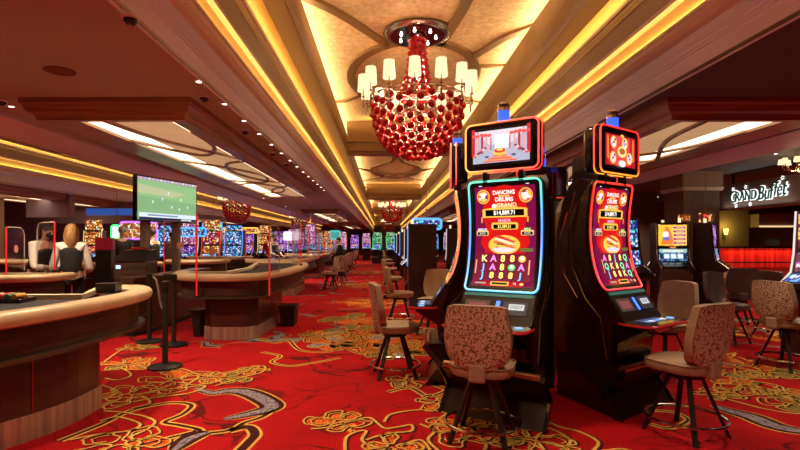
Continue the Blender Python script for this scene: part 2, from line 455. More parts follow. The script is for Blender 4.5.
ZP = EYE+3.44     # coffer panel
MOD = 15.2
YC = [-.6+MOD*i for i in range(0, 6)]    # coffer starts
def sheet(poly, z0, z1, b): b.prism(poly, z0, z1)
def ribbon(pts, w, z0, z1, b):
    """flat curved band following pts (xy)"""
    P = [Vector(p) for p in pts]; n = len(P); A = []; B = []
    for i in range(n):
        d = (P[min(i+1, n-1)]-P[max(i-1, 0)]).normalized(); q = Vector((-d.y, d.x))*w/2
        A.append(tuple(P[i]+q)); B.append(tuple(P[i]-q))
    for i in range(n-1):
        b.prism([A[i], B[i], B[i+1], A[i+1]], z0, z1)
def arc(cx, cy, rx, ry, a0, a1, n=24):
    return [(cx+rx*math.cos(R(a0+(a1-a0)*i/n)), cy+ry*math.sin(R(a0+(a1-a0)*i/n))) for i in range(n+1)]
def coffer_bay(cx, m_panel, tn, modules):
    hp = 1.50
    top = MB().box(cx-2.1, cx+2.1, Y0, Y1, EYE+3.06+.5, EYE+3.7)
    struct(top.build('ceiling', M_brown))
    fr = MB()
    for s in (-1, 1):
        # longitudinal frame boxes with stepped inner mouldings, top closes the cove
        prof = [(1.84, 2.62), (1.84, 2.56), (1.80, 2.55), (1.60, 2.53), (1.585, 2.50), (1.57, 2.50), (1.56, 2.54), (1.55, 2.60), (1.575, 2.62), (1.575, 2.72), (1.60, 2.74), (1.60, 2.86), (1.64, 2.92), (1.66, 3.24), (1.72, 3.24), (1.72, 2.98), (1.84, 2.98)]
        pts = [(cx+s*w, EYE+z) for w, z in prof]
        n = len(pts)
        fr.add([(x, Y0, z) for x, z in pts]+[(x, Y1, z) for x, z in pts],
               [list(range(n)), list(range(n, 2*n))]+[(i, (i+1) % n, n+(i+1) % n, n+i) for i in range(n)])
    for y in modules:
        fr.box(cx-1.58, cx+1.58, y-.55, y+.1, EYE+2.56, EYE+3.2)
        fr.box(cx-1.62, cx+1.62, y-.45, y+0, EYE+2.50, EYE+2.57)
        fr.box(cx-1.62, cx+1.62, y-.35, y-.1, EYE+3.2, EYE+3.5)
        fr.box(cx-1.6, cx+1.6, y-.62, y-.55, EYE+2.80, EYE+2.86)
    struct(fr.build(f'trim_{tn}', M_bronze))
    pn = MB()
    pn.box(cx-1.9, cx+1.9, Y0, Y1, ZP, ZP+.08)
    struct(pn.build('ceiling', m_panel))
coffer_bay(CX, M_panel, 8, YC)
coffer_bay(LB, M_panel, 9, YC)

def ornament(cx, y, chand, tn):
    """curved gilt bands fixed under a coffer panel"""
    b = MB(); z0, z1 = ZP-.05, ZP
    if chand:
        def cr(pts, w_): ribbon([(p[0], p[1]) for p in catmull([(cx+a, y+c, 0) for a, c in pts], 8)], w_, z0, z1, b)
        ribbon(arc(cx+.05, y+2.25, 1.28, 1.95, 0, 360, 48), .18, z0, z1, b)
        cr([(-1.75, -1.3), (-1.2, -.7), (-.5, .45)], .14)
        cr([(.50, -2.6), (.62, -1.2), (.42, .45)], .16)
        cr([(1.1, 1.0), (1.45, .2), (1.85, -.3)], .15)
        cr([(1.30, 1.5), (1.85, 1.5)], .10)
        cr([(-1.1, 3.4), (-1.5, 3.9), (-1.85, 4.1)], .13)
        cr([(1.1, 3.4), (1.5, 3.9), (1.85, 4.1)], .13)
        cr([(-.5, -2.6), (-1.3, -3.6), (-1.8, -5)], .14)
        cr([(-.9, 5.4), (0, 4.3), (.9, 5.4)], .13)
    else:
        for s in (-1, 1):
            ribbon([(p[0], p[1]) for p in catmull([(cx+s*1.8, y-6, 0), (cx+s*.4, y-3.4, 0), (cx+s*.2, y-1.2, 0), (cx+s*1.1, y+.8, 0), (cx+s*.9, y+3.4, 0), (cx-s*.2, y+4.6, 0)], 10)], .17, z0, z1, b)
            ribbon([(p[0], p[1]) for p in catmull([(cx-s*1.8, y+1, 0), (cx-s*.8, y+2.4, 0), (cx+s*.6, y+3.8, 0), (cx+s*1.8, y+6, 0)], 10)], .15, z0, z1, b)
    struct(b.build(f'trim_{tn}', M_band))
YM = [7.9, 22.2, 36.0, 51.5, 62.0]
tn = 20
for i, y in enumerate(YM):
    ornament(CX, y if i != 0 else 8.2, i % 2 == 0, tn); tn += 1
for i, y in enumerate(YM[:3]):
    ornament(LB, y, i % 2 == 1, tn); tn += 1

# ------------------------------------------------------------------ woven carpet motifs (part of the floor)
C_YEL = noisy('carpet_yellow', (.50, .28, .05), (.78, .52, .13), sc_=90, rough=.95, spec=.1)
C_DRK = noisy('carpet_dark', (.03, .008, .008), (.08, .015, .015), sc_=90, rough=.95, spec=.1)
C_ORG = noisy('carpet_orange', (.46, .02, .008), (.72, .22, .03), (1, .25, 1), 60, rough=.95, spec=.1)
C_GRY = noisy('carpet_grey', (.10, .09, .13), (.36, .32, .38), (1, .3, 1), 55, rough=.95, spec=.1)
C_OLV = noisy('carpet_olive', (.14, .10, .03), (.30, .23, .07), (1, .3, 1), 60, rough=.95, spec=.1)
FM = {'y': 1, 'd': 2, 'o': 3, 'g': 4, 'v': 5}
ZF = {'o': .0010, 'g': .0016, 'v': .0012, 'd': .0014, 'y': .0020}
def fpoly(pts, k):
    FLOOR.mi = FM[k]; n = len(pts); cx = sum(p[0] for p in pts)/n; cy = sum(p[1] for p in pts)/n
    FLOOR.add([(x, y, ZF[k]) for x, y in pts]+[(cx, cy, ZF[k])], [(i, (i+1) % n, n) for i in range(n)]); FLOOR.mi = 0
def fband(pts, w, k, dz=0, taper=False):
    P = [Vector((p[0], p[1])) for p in pts]; n = len(P); vs = []
    for i in range(n):
        d = (P[min(i+1, n-1)]-P[max(i-1, 0)]).normalized(); ww = w*(.25+.75*math.sin(PI*(i+.5)/n)) if taper else w
        q = Vector((-d.y, d.x))*ww/2; vs += [(*(P[i]+q), ZF[k]+dz), (*(P[i]-q), ZF[k]+dz)]
    FLOOR.mi = FM[k]; FLOOR.add(vs, [(2*i, 2*i+1, 2*i+3, 2*i+2) for i in range(n-1)]); FLOOR.mi = 0
def fp(px, py):
    Y = EYE*500/(py-242); return ((px-384)*Y/500, Y, 0)
def outline(pts, w=.020):
    fband([(x+.016, y-.012) for x, y in pts], w*1.4, 'd'); fband(pts, w, 'y')
def vine(pts, kind='y', w=.024, core=.06):
    c = catmull([fp(*p) for p in pts], 10)
    if kind == 'g': fband(c, core+.13, 'y', -.0012, True); fband(c, core+.095, 'd', 0, True); fband(c, core, 'g', .0002, True)
    elif kind == 'd': fband(c, core+.045, 'y', -.0012); fband(c, core, 'd')
    else: outline([(p[0], p[1]) for p in c], w)
def blob(px, py, R_, seed, sq=1.0, rot=0, n=6, fills='orov'):
    rd = random.Random(seed); cx, cy, _ = fp(px, py)
    for k in range(n):
        a = rot+2*PI*k/n+rd.uniform(-.25, .25); L_ = R_*rd.uniform(.75, 1.15); wd_ = R_*rd.uniform(.28, .42); bend = rd.uniform(-.5, .5)
        o = []
        for i in range(25):
            t = i/24*2*PI; r0 = .14; u = (1-math.cos(t))/2; v = math.sin(t)*(.55+.45*u)*(1+.18*math.sin(5*t+seed))
            x = L_*(r0+u*(1-r0)); y = wd_*v+bend*L_*u*u*.5
            o.append((cx+(x*math.cos(a)-y*math.sin(a)), cy+sq*(x*math.sin(a)+y*math.cos(a))))
        f = fills[rd.randrange(len(fills))]
        if f in 'ovg': fpoly(o[:-1], f)
        outline(o, .017)
        m = [(cx+(q[0]-cx)*.62+.38*L_*.45*math.cos(a), cy+(q[1]-cy)*.62+sq*.38*L_*.45*math.sin(a)) for q in o[2:17]]
        outline(m, .012)
vine([(196, 388), (212, 393), (228, 391), (245, 392), (261, 398), (272, 406), (262, 411), (240, 416), (224, 419)], 'g', core=.13)
vine([(60, 441), (100, 425), (133, 410), (170, 403), (191, 405), (183, 414), (165, 422), (178, 425), (197, 429), (205, 433), (231, 430), (244, 423), (262, 417), (276, 408)], 'd', core=.035)
vine([(210, 432), (189, 439), (172, 452)], 'g', core=.07)
vine([(197, 431), (165, 439), (125, 449)], 'd', core=.03)
vine([(229, 431), (248, 427), (255, 434), (249, 442), (236, 455)], 'd', core=.07)
vine([(104, 411), (128, 413), (146, 417), (155, 422), (146, 430), (131, 437), (140, 443), (128, 449)])
vine([(100, 421), (118, 417), (140, 424), (128, 431), (100, 434), (70, 440)])
vine([(102, 385), (118, 392), (106, 399), (122, 402), (140, 396), (150, 403), (132, 408)])
vine([(103, 371), (120, 368), (131, 375), (118, 380), (104, 378)]); vine([(104, 362), (118, 352), (130, 347), (143, 349)])
vine([(133, 402), (160, 397), (190, 393), (205, 386), (180, 388), (150, 391)])
vine([(140, 366), (160, 372), (182, 369), (205, 376), (228, 372), (262, 366), (262, 372), (240, 378), (215, 386)])
vine([(160, 385), (176, 378), (198, 376), (190, 383), (170, 390)])
blob(224, 378, .30, 1, n=5); blob(250, 370, .20, 2, n=5, fills='or'); blob(178, 381, .42, 3, n=6, fills='oor'); blob(128, 364, .36, 4, n=6, fills='oov')
blob(126, 396, .36, 5, n=6, fills='ror'); blob(118, 443, .34, 6, n=5, fills='orr'); blob(138, 347, .3, 14, n=5, fills='rvo')
# centre
blob(340, 421, .30, 7, n=5, fills='oor', rot=2.2); blob(437, 402, .24, 8, n=6, fills='orv'); blob(466, 430, .34, 9, n=6, fills='rro')
vine([(311, 429), (330, 427), (352, 421), (370, 418), (384, 428), (398, 427), (411, 425), (411, 431), (392, 433), (378, 436), (366, 440)])
vine([(384, 422), (392, 414), (420, 410), (445, 413), (440, 420), (462, 428), (480, 424), (500, 430)])
vine([(345, 452), (346, 438), (356, 432), (366, 431), (362, 440), (372, 446), (390, 448)])
vine([(420, 424), (434, 431), (428, 440), (440, 452)]); vine([(455, 440), (475, 436), (486, 445), (480, 455)]); vine([(400, 446), (420, 440), (430, 450)])
blob(392, 446, .24, 16, n=4, fills='oor')
vine([(496, 416), (520, 421), (540, 419), (560, 427), (580, 432), (598, 442), (592, 452)]); vine([(505, 426), (530, 430), (548, 428), (570, 440), (560, 452)]); vine([(512, 438), (535, 441), (545, 452)])
blob(530, 440, .34, 10, n=6, fills='rrv'); blob(408, 380, .26, 17, n=5, fills='vrd'); vine([(388, 392), (410, 388), (428, 396), (446, 390), (430, 384)], 'd', core=.03)
# right
vine([(712, 405), (730, 411), (752, 417), (775, 426), (800, 431), (840, 436)], 'g', core=.13)
vine([(560, 449), (590, 452), (622, 449), (640, 455)]); vine([(716, 396), (745, 404), (770, 410), (800, 414), (830, 412)], 'y')
for (x, y, r, q) in ((745, 386, .36, 11), (775, 392, .38, 12), (800, 402, .36, 13), (730, 372, .36, 18), (765, 372, .4, 19), (720, 394, .22, 15)): blob(x, y, r, q, n=6, fills='orrvog'[:4])
vine([(640, 404), (652, 410), (672, 412), (688, 420), (670, 428), (650, 424)], 'd', core=.0201)
# middle cluster
for (x, y, r, q) in ((372, 341, .7, 21), (335, 343, .5, 22), (402, 333, .6, 23), (352, 331, .6, 24), (393, 352, .45, 25), (320, 335, .4, 26), (352, 319, .7, 27), (424, 347, .5, 28)): blob(x, y, r, q, n=7, fills='ooorgv')
vine([(258, 338), (275, 343), (288, 340), (300, 350), (325, 352), (345, 349), (362, 354), (376, 352)], 'd', core=.03)
vine([(262, 352), (280, 356), (272, 362), (290, 366), (318, 362), (340, 358)], 'd', core=.025)
struct(FLOOR.build('floor', [M_carpet, C_YEL, C_DRK, C_ORG, C_GRY, C_OLV]))

# dropped wooden trays with lit panels and curved ornament
def tray(x0, x1, y0, y1, n, mw, side):
    zt = ZL; zb = EYE+1.34
    b = MB()
    ia, ib = ((.27, .55) if side else (.55, .27))     # wide flat board on the side away from the aisle
    def ring(o, z):
        if o > .2: return [(x0+ia, y0+.20), (x1-ib, y0+.20), (x1-ib, y1-.3), (x0+ia, y1-.3)]
        return [(x0+o, y0+o), (x1-o, y0+o), (x1-o, y1-o), (x0+o, y1-o)]
    levels = [(0, zt), (0, zt-.05), (.02, zt-.07), (.05, zt-.14), (.10, zt-.16), (.12, zb), (.42, zb), (.42, zb+.13), (.42, zt-.01)]
    vs = []; fs = []
    for k, (o, z) in enumerate(levels): vs += [(p[0], p[1], z) for p in ring(o, z)]
    for k in range(len(levels)-1):
        for i in range(4):
            j = (i+1) % 4; fs.append((k*4+i, k*4+j, (k+1)*4+j, (k+1)*4+i))
    b.add(vs, fs)
    struct(b.build(f'trim_{n}', mw))
    xa, xb, ya, yb = x0+ia, x1-ib, y0+.20, y1-.3
    w = (xb-xa)
    p = MB(); zz = zb+.035
    wl, wr = (.07, .28) if side else (.28, .07)
    p.mi = 0; p.box(xa, xa+w*wl, ya, yb, zz, zz+.03); p.box(xb-w*wr, xb, ya, yb, zz, zz+.03)
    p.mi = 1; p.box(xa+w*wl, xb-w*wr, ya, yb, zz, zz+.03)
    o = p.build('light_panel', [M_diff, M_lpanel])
    return o, (xa, xb, ya, yb, zz)
def tray_ornament(xa, xb, ya, yb, zz, n):
    b = MB(); w = xb-xa; h = yb-ya; z0, z1 = zz-.03, zz-.001
    def C(pts): return [(xa+w*p[0], ya+h*p[1]) for p in catmull([(a, c, 0) for a, c in pts], 10)]
    ribbon(C([(1, .06), (.92, .17), (.5, .24), (0, .12)]), .06, z0, z1, b)
    ribbon(C([(.25, 0), (.42, .12), (.95, .26), (1, .28)]), .06, z0, z1, b)
    ribbon(C([(1, .30), (.6, .34), (.45, .46), (.7, .58), (1, .62)]), .06, z0, z1, b)
    ribbon(C([(0, .30), (.4, .36), (.75, .44), (.9, .52), (.6, .62), (0, .58)]), .06, z0, z1, b)
    ribbon(C([(0, .66), (.4, .64), (.8, .74), (.55, .86), (0, .88)]), .06, z0, z1, b)
    ribbon(C([(1, .70), (.5, .78), (.35, .88), (.6, 1)]), .06, z0, z1, b)
    struct(b.build(f'trim_{n}', M_wood))
TY = [(5.38, 15.3), (23.6, 33.4), (42, 51.5)]
k = 40
for i, (a, c) in enumerate(TY):
    o, q = tray(-3.94, -2.08, a, c, k, M_wood, 0)
    tag(o, ['long glowing ceiling panel in the nearest wooden tray over the gaming tables', 'glowing ceiling panel in the second wooden tray along the left ceiling', 'small glowing ceiling panel in the farthest left tray'][i], 'ceiling light')
    tray_ornament(*q, k+1); k += 2
for i, (a, c) in enumerate(TY):
    o, q = tray(3.05, 5.0, a, c, k, M_wood, 1)
    tag(o, ['long glowing ceiling panel in the wooden tray above the slot machines at right', 'glowing ceiling panel in the second tray over the right slot machines', 'small glowing ceiling panel in the farthest right tray'][i], 'ceiling light')
    tray_ornament(*q, k+1); k += 2
for i, (a, c) in enumerate(TY[:2]):
    a += 4; c += 4
    o, q = tray(-12.5, -10.25, a, c, k, M_wood, 1)
    tag(o, ['glowing ceiling panel at the far left beyond the television', 'smaller glowing ceiling panel far left, behind the first one'][i], 'ceiling light')
    tray_ornament(*q, k+1); k += 2

# ------------------------------------------------------------------ lights in the coves
def area(name, loc, rot, sx, sy, e, col):
    l = bpy.data.lights.new(name, 'AREA'); l.shape = 'RECTANGLE'; l.size = sx; l.size_y = sy; l.energy = e; l.color = col
    o = bpy.data.objects.new(name, l); COL.objects.link(o); o.location = loc; o.rotation_euler = rot; return o
def spot(loc, e, col=(1, .74, .48), ang=110, r=.06, blend=.8, rot=(0, 0, 0)):
    l = bpy.data.lights.new('added_spot', 'SPOT'); l.energy = e; l.color = col; l.spot_size = R(ang); l.spot_blend = blend; l.shadow_soft_size = r
    o = bpy.data.objects.new('added_spot', l); COL.objects.link(o); o.location = loc; o.rotation_euler = rot; return o
def point(loc, e, col=(1, .72, .42), r=.1):
    l = bpy.data.lights.new('lamp', 'POINT'); l.energy = e; l.color = col; l.shadow_soft_size = r
    o = bpy.data.objects.new('lamp', l); COL.objects.link(o); o.location = loc; return o
GOLD = (1, .60, .18)
WARM = (1, .74, .46)
KL = 1.0
for cx, kk in ((CX, 1), (LB, .8)):
    for s in (-1, 1):
        for (ya, yb) in ((-3, 14), (14, 38), (38, 78)):
            ym = (ya+yb)/2; ln = yb-ya
            # yellow recess between crown and frame
            area('cove_light', (cx+s*1.88, ym, EYE+2.60), (0, R(180+s*55), 0), .04, ln, 2.6*ln*KL*kk, (1, .58, .20))
            # ledge light at lower step, grazing the tan fascia
            area('cove_light', (cx+s*2.115, ym, EYE+2.0), (0, R(180), 0), .03, ln, 1.6*ln*KL*kk, GOLD)
            # panel edge light
            area('cove_light', (cx+s*1.79, ym, EYE+3.26), (0, R(180-s*68), 0), .10, ln, 7*ln*KL*kk, (1, .70, .36))
# cross-beam cove lights
for y in YC[1:4]:
    area('cove_light', (CX, y-.7, EYE+3.22), (R(180), 0, 0), 2.6, .06, 7, GOLD)

# ------------------------------------------------------------------ ceiling cans, cameras, speaker
def can(x, y, z, label, e=0, group='recessed downlights', ang=110):
    t = thing('recessed_downlight', label, 'downlight', (x, y, z), 0, group)
    MB().lathe([(.028, -.010), (.044, -.010), (.046, 0)], 16).build('trim_ring', M_pink, t, True)
    MB().lathe([(.027, -.012), (.027, -.008)], 12).build('lamp', M_can, t)
    if e: spot((x, y, z-.05), e, ang=ang)
for i in range(14):
    y = 4.84+i*.78
    can(-1.79, y, ZL, 'small round downlight beside the left crown moulding, %s of its line' % ORD[i], 0, 'downlights beside the left crown')
for i in range(5):
    can(-4.27, 5.73+i*4, ZL, 'small round downlight left of the wooden trays, %s of its line' % ORD[i], 0, 'downlights left of the trays')
for i in range(5):
    can(5.4, 6+i*3.2, ZL, 'small round downlight right of the right wooden tray, %s of its line' % ORD[i], 0, 'downlights right of the trays')
for i, (x, y) in enumerate([(7.6, 9.7), (8.3, 12.6), (7.3, 14), (9.8, 14.5), (6.9, 16.5), (8.6, 18), (7.8, 21), (10.4, 19)]):
    can(x, y, ZL+.16, 'small round downlight in the dark ceiling by the buffet, %s by distance' % ORD[i], 0, 'downlights by the buffet')
def dome(x, y, z, label):
    t = thing('security_camera', label, 'security camera', (x, y, z), 0, 'dome cameras')
    MB().lathe([(.055, 0), (.06, -.015), (.05, -.025)], 18).build('housing', M_pink, t, True)
    MB().lathe([(.046, -.025), (.042, -.045), (.025, -.062), (.005, -.068)], 18).build('dome', M_gblack, t, True)
dome(-1.715, 3.38, ZL-.03, 'black dome camera nearest the viewer on the left crown edge')
dome(-1.92, 5.34, ZL, 'black dome camera beside the near end of the wooden ceiling tray')
dome(-1.93, 8.66, ZL, 'black dome camera midway along the wooden tray, nearer one of a pair')
dome(-1.93, 9.87, ZL, 'black dome camera midway along the wooden tray, farther one of a pair')
dome(-4.2, 5.49, ZL, 'black dome camera at the left end of the wooden tray front')
dome(-1.93, 6.96, ZL, 'black dome camera alone, a little beyond the near end of the ceiling tray')
t = thing('ceiling_speaker', 'round flush ceiling speaker in the brown ceiling at top left', 'speaker', (-2.95, 4.55, ZL))
MB().lathe([(.13, 0), (.13, -.008), (.115, -.012), (.11, -.006), (.005, -.006)], 28).build('grille', mat('speaker_grille', (.16, .06, .035), .8), t, True)

# spots added without fixtures to light the room, apart from the cans
for x in (-2.9, 3.9):
    for y in (-2, 1.5, 5.0, 9, 14, 19.5, 26, 34, 44):
        spot((x, y, ZL-.1), 270 if x < 0 else 135, ang=120)
for x in (-9.5, -5.0):
    for y in (7, 12, 18, 26, 38):
        spot((x, y, ZL-.1), 230, ang=130)
for y in (1.0, 4.4, 8.6, 13, 19, 27, 36, 48):
    spot((CX-.6, y, EYE+3.3), 330, ang=95, r=.15)
for (x, y) in ((7.0, 6), (6.6, 9.8), (8.0, 9.0), (9.5, 10), (12, 14), (8, 16), (13, 18)):
    spot((x, y, ZL+.05), 170, ang=120)

# ------------------------------------------------------------------ chandeliers
def make_chandelier(label, group):
    t = thing('chandelier', label, 'chandelier', (0, 0, 0), 0, group)    # origin at the ceiling panel
    dz = -(ZP-EYE)                                                # so z values below are heights above eye level
    def Z(z): return z+dz
    c = MB().lathe([(.52, 0), (.56, -.03), (.52, -.06), (.44, -.07)], 40).build('canopy', M_dchrome, t, True)
    MB().lathe([(.44, -.071), (.44, -.078)], 40).build('mirror_plate', M_gblack, c)
    for a in range(8):
        r = .30 if a else 0
        q = 2*PI*a/7
        MB().sphere((r*math.cos(q), r*math.sin(q), -.095), .022, 8, 6).build('star_bulb', M_star, c, True)
    MB().tube([(0, 0, -.07), (0, 0, Z(1.5))], .018, 8).build('stem', M_dchrome, t, True)
    # ring and bowl hoops
    b = MB()
    for (r, z, w) in ((.74, 2.36, .014), (.62, 2.30, .008), (.68, 2.0, .006), (.40, 1.62, .006)):
        b.tube([(r*math.cos(2*PI*k/36), r*math.sin(2*PI*k/36), Z(z)) for k in range(36)], w, 6, True)
    for k in range(8):
        q = 2*PI*k/8; b.tube([(0, 0, Z(2.34)), (.74*math.cos(q), .74*math.sin(q), Z(2.36))], .009, 6)
    b.build('ring', M_chrome, t, True)
    # upper strands from canopy
    for k in range(10):
        q = 2*PI*k/10; s = MB()
        for i in range(10):
            f = i/9; r = .11+.16*f**2; z = 3.30-.93*f
            s.sphere((r*math.cos(q), r*math.sin(q), Z(z)), .048+.012*f, 8, 6)
        s.tube([((.11+.16*(i/9)**2)*math.cos(q), (.11+.16*(i/9)**2)*math.sin(q), Z(3.30-.93*i/9)) for i in range(10)], .006, 4)
        s.build('bead_strand', M_red, t, True)
    # bowl strands
    NS = 28
    for k in range(NS):
        q = 2*PI*k/NS; s = MB(); n = 8; W_ = []
        for i in range(n):
            f = (i+.35*(k % 2))/n
            a = f*PI/2*1.0
            r = .70*math.cos(a)**.75+.03; z = 2.26-.86*math.sin(a)**.95
            if k % 2 and i > 5: continue
            W_.append((r*math.cos(q), r*math.sin(q), Z(z)))
            s.sphere((r*math.cos(q), r*math.sin(q), Z(z)), .063-.012*f, 9, 7)
        s.tube(W_, .006, 4)
        s.build('bead_strand', M_red, t, True)
    # inner cups, chains of small clear links
    for k in range(10):
        q = 2*PI*k/10
        MB().sphere((.5*math.cos(q), .5*math.sin(q), Z(2.2)), .035, 8, 6).build('inner_bulb', M_shade, t, True)
    MB().sphere((0, 0, Z(1.38)), .05, 10, 8).build('finial', M_red, t, True)
    # arms with candle, shade
    NA = 14
    for k in range(NA):
        q = 2*PI*(k+.25)/NA; cx, cy = math.cos(q), math.sin(q)
        arm = MB().tube([(.72*cx, .72*cy, Z(2.35)), (.80*cx, .80*cy, Z(2.29)), (.88*cx, .88*cy, Z(2.30)), (.89*cx, .89*cy, Z(2.36)), (.89*cx, .89*cy, Z(2.50))], .010, 6)
        arm.lathe([(.02, 0), (.03, .012), (.008, .02)], 10, (.89*cx, .89*cy, Z(2.34)))
        arm.lathe([(.008, 0), (.016, .01), (.016, .12), (.008, .13)], 8, (.89*cx, .89*cy, Z(2.16)))
        ao = arm.build('arm', M_dchrome, t, True)
        MB().lathe([(.094, 0), (.096, .005), (.080, .265), (.076, .265)], 16, (.89*cx, .89*cy, Z(2.44)), False).build('lamp_shade', M_shade, ao, True)
    return t
ch = make_chandelier('large red beaded chandelier with glowing shades, nearest over the aisle', 'red beaded chandeliers')
ch.location = (CX, 8.2, ZP)
chl = [(CX, 34.5, 'second red beaded chandelier along the aisle, seen small below the first'),
       (CX, 60, 'third and farthest red beaded chandelier at the end of the aisle'),
       (LB-.2, 27.0, 'red beaded chandelier over the left tables to the right of the television'),
       (LB-.2, 47, 'small far red beaded chandelier over the left gaming floor')]
for x, y, l in chl:
    q_ = dup(ch, (x, y, ZP), .2, l)
    if x < -3: q_.scale = (1, 1, 1.16)
point((CX, 8.2, EYE+2.78), 240); point((CX, 8.2, EYE+1.95), 35, r=.3)
point((CX, 34.5, EYE+2.7), 70); point((LB, 27, EYE+2.6), 60)
# small gilt chandelier by the buffet, at the right edge
t = thing('gilt_chandelier', 'small gilt chandelier with glowing shades by the buffet sign', 'chandelier', (8.05, 9.7, ZL+.16))
MB().tube([(0, 0, 0), (0, 0, -.10)], .012, 8).build('stem', M_gold, t)
b = MB()
for k in range(8):
    q = 2*PI*k/8; x, y = math.cos(q), math.sin(q)
    b.tube([(0, 0, -.30), (.12*x, .12*y, -.34), (.24*x, .24*y, -.28), (.27*x, .27*y, -.2)], .012, 6)
b.sphere((0, 0, -.30), .06); b.sphere((0, 0, -.16), .05)
b.build('frame', mat('gilt', (.8, .5, .12), .25, 1), t, True)
for k in range(8):
    q = 2*PI*k/8
    MB().lathe([(.06, 0), (.045, .1)], 12, (.27*math.cos(q), .27*math.sin(q), -.19), False).build('lamp_shade', M_shade, t, True)
point((8.05, 9.7, ZL-.3), 14)

# ------------------------------------------------------------------ stools
def make_stool(leather, cover, lab):
    t = thing('casino_stool', lab, 'stool')
    # seat cushion
    rings = []
    b = MB()
    for (o, z) in ((.05, .475), (.012, .485), (0, .51), (.004, .545), (.03, .568), (.09, .578)):
        rings.append([(x, y, z) for x, y in rrect(.45-2*o, .44-2*o, .13-o*.3, 5, 0, .02)])
    n = len(rings[0]); o0 = 0
    vs = [p for r in rings for p in r]; fs = [list(range(n))[::-1], [len(vs)-n+i for i in range(n)]]
    for k in range(len(rings)-1):
        for i in range(n): fs.append((k*n+i, k*n+(i+1) % n, (k+1)*n+(i+1) % n, (k+1)*n+i))
    b.add(vs, fs); st = b.build('seat', leather, t, True)
    MB().tube([(x, y, .555) for x, y in rrect(.45, .44, .13, 5, 0, .02)], .005, 5, True).build('piping', leather, st, True)
    # backrest
    def wd(v): return (.185+.055*math.sin(min(1, v/.5)*PI/2)-.035*max(0, (v-.5)/.5)**1.3)*min(1, .86+.14*min(v, .06)/.06)
    def bp(u, v, d):
        x = (2*u-1)*wd(v); z = .545+.465*v-.018*abs(2*u-1)**6*max(0, v-.8)/.2+.03*(2*u-1)**4*max(0, .2-v)/.2
        y = -.185-.075*v**.8+.05*(2*u-1)**2+d
        return (x, y, z)
    b = MB()
    b.grid(lambda u, v: bp(u, v, .03), 10, 10)
    b.grid(lambda u, v: bp(u, v, -.03), 10, 10, True)
    for uu in (0, 1):
        b.grid(lambda u, v: bp(uu, v, -.03+.06*u), 2, 10, uu == 0)
    for vv in (0, 1):
        b.grid(lambda u, v: bp(u, vv, -.03+.06*v), 10, 2, vv == 0)
    bo = b.build('backrest', leather, t, True)
    b = MB(); b.grid(lambda u, v: bp(.02+.96*u, .02+.96*v, -.0335), 10, 10, True)
    b.grid(lambda u, v: bp(.02+.96*u, .02+.96*v, -.0305), 10, 10)
    b.build('rear_panel', cover, bo, True)
    MB().box(-.06, .06, -.235, -.16, .46, .60).build('back_bracket', leather, t, bevel=.02)
    # swivel, legs, ring
    MB().lathe([(.13, .435), (.13, .455), (.08, .475)], 18).build('swivel_plate', M_stleg, t, True)
    for k in range(4):
        q = PI/4+PI/2*k; x, y = math.cos(q), math.sin(q)
        a = Vector((.10*x, .10*y, .45)); c = Vector((.285*x, .285*y, 0))
        d = Vector((-y, x, 0))*.017; e = Vector((x, y, 0))*.012
        vs = [a+d+e, a-d+e, a-d-e, a+d-e, c+d+e, c-d+e, c-d-e, c+d-e]
        MB().add(vs, [(0, 1, 2, 3), (7, 6, 5, 4), (0, 4, 5, 1), (1, 5, 6, 2), (2, 6, 7, 3), (3, 7, 4, 0)]).build('leg', M_stleg, t)
    MB().tube([(.275*math.cos(2*PI*k/36), .275*math.sin(2*PI*k/36), .125) for k in range(36)], .012, 8, True).build('foot_ring', M_chrome, t, True)
    return t
GS = 'taupe casino stools'
st0 = make_stool(M_leath, M_cover, 'taupe stool with pebbled back, facing the cyan-framed slot machine')
def face(dx, dy): return math.atan2(-dx, dy)      # sitter faces (dx,dy), local +y
st0['group'] = GS; st0.location = (.73, 3.70, 0); st0.rotation_euler = (0, 0, R(-22))
dup(st0, (2.29, 3.80, 0), face(-.45, .90), 'large pebble-backed stool in front, drawn up to the red-framed slot machine')
dup(st0, (.12, 5.45, 0), face(1, .12), 'tan stool standing alone on the aisle, nearest of the row left of the machines')
dup(st0, (3.12, 5.55, 0), face(-.92, -.30), 'tan stool seen smooth side on behind the red-framed machine deck')
dup(st0, (4.62, 5.75, 0), face(.93, .25), 'pebble-backed stool at the right edge of the scene by the red machine')
dup(st0, (.28, 8.9, 0), face(1, 0), 'tan stool in the aisle row, second from the viewer')
dup(st0, (.78, 7.9, 0), face(-.5, -.9), 'tan stool tucked behind the side-on slot machine')
for i, y in enumerate((12.8, 17.0, 21.5, 26)):
    dup(st0, (.22, y, 0), face(1, .05), 'small distant tan stool right of the aisle, %s of the far row' % ORD[i], 'distant stools right of the aisle')
stg = make_stool(M_leathd, M_leathd, 'grey leather stool seen from the front, in front of the buffet')
stg.location = (4.95, 7.2, 0); stg.rotation_euler = (0, 0, face(.5, -.9)); stg['group'] = 'grey leather stools'
dup(stg, (4.75, 8.2, 0), face(.4, .9), 'dark grey stool with its back to the viewer beside the yellow-screened machine')
dup(stg, (6.1, 8.6, 0), face(.3, .9), 'grey stool farthest back, just below the red counter')
dup(stg, (6.05, 7.75, 0), face(.9, .4), 'dark grey stool tilted back near the right-hand machine')

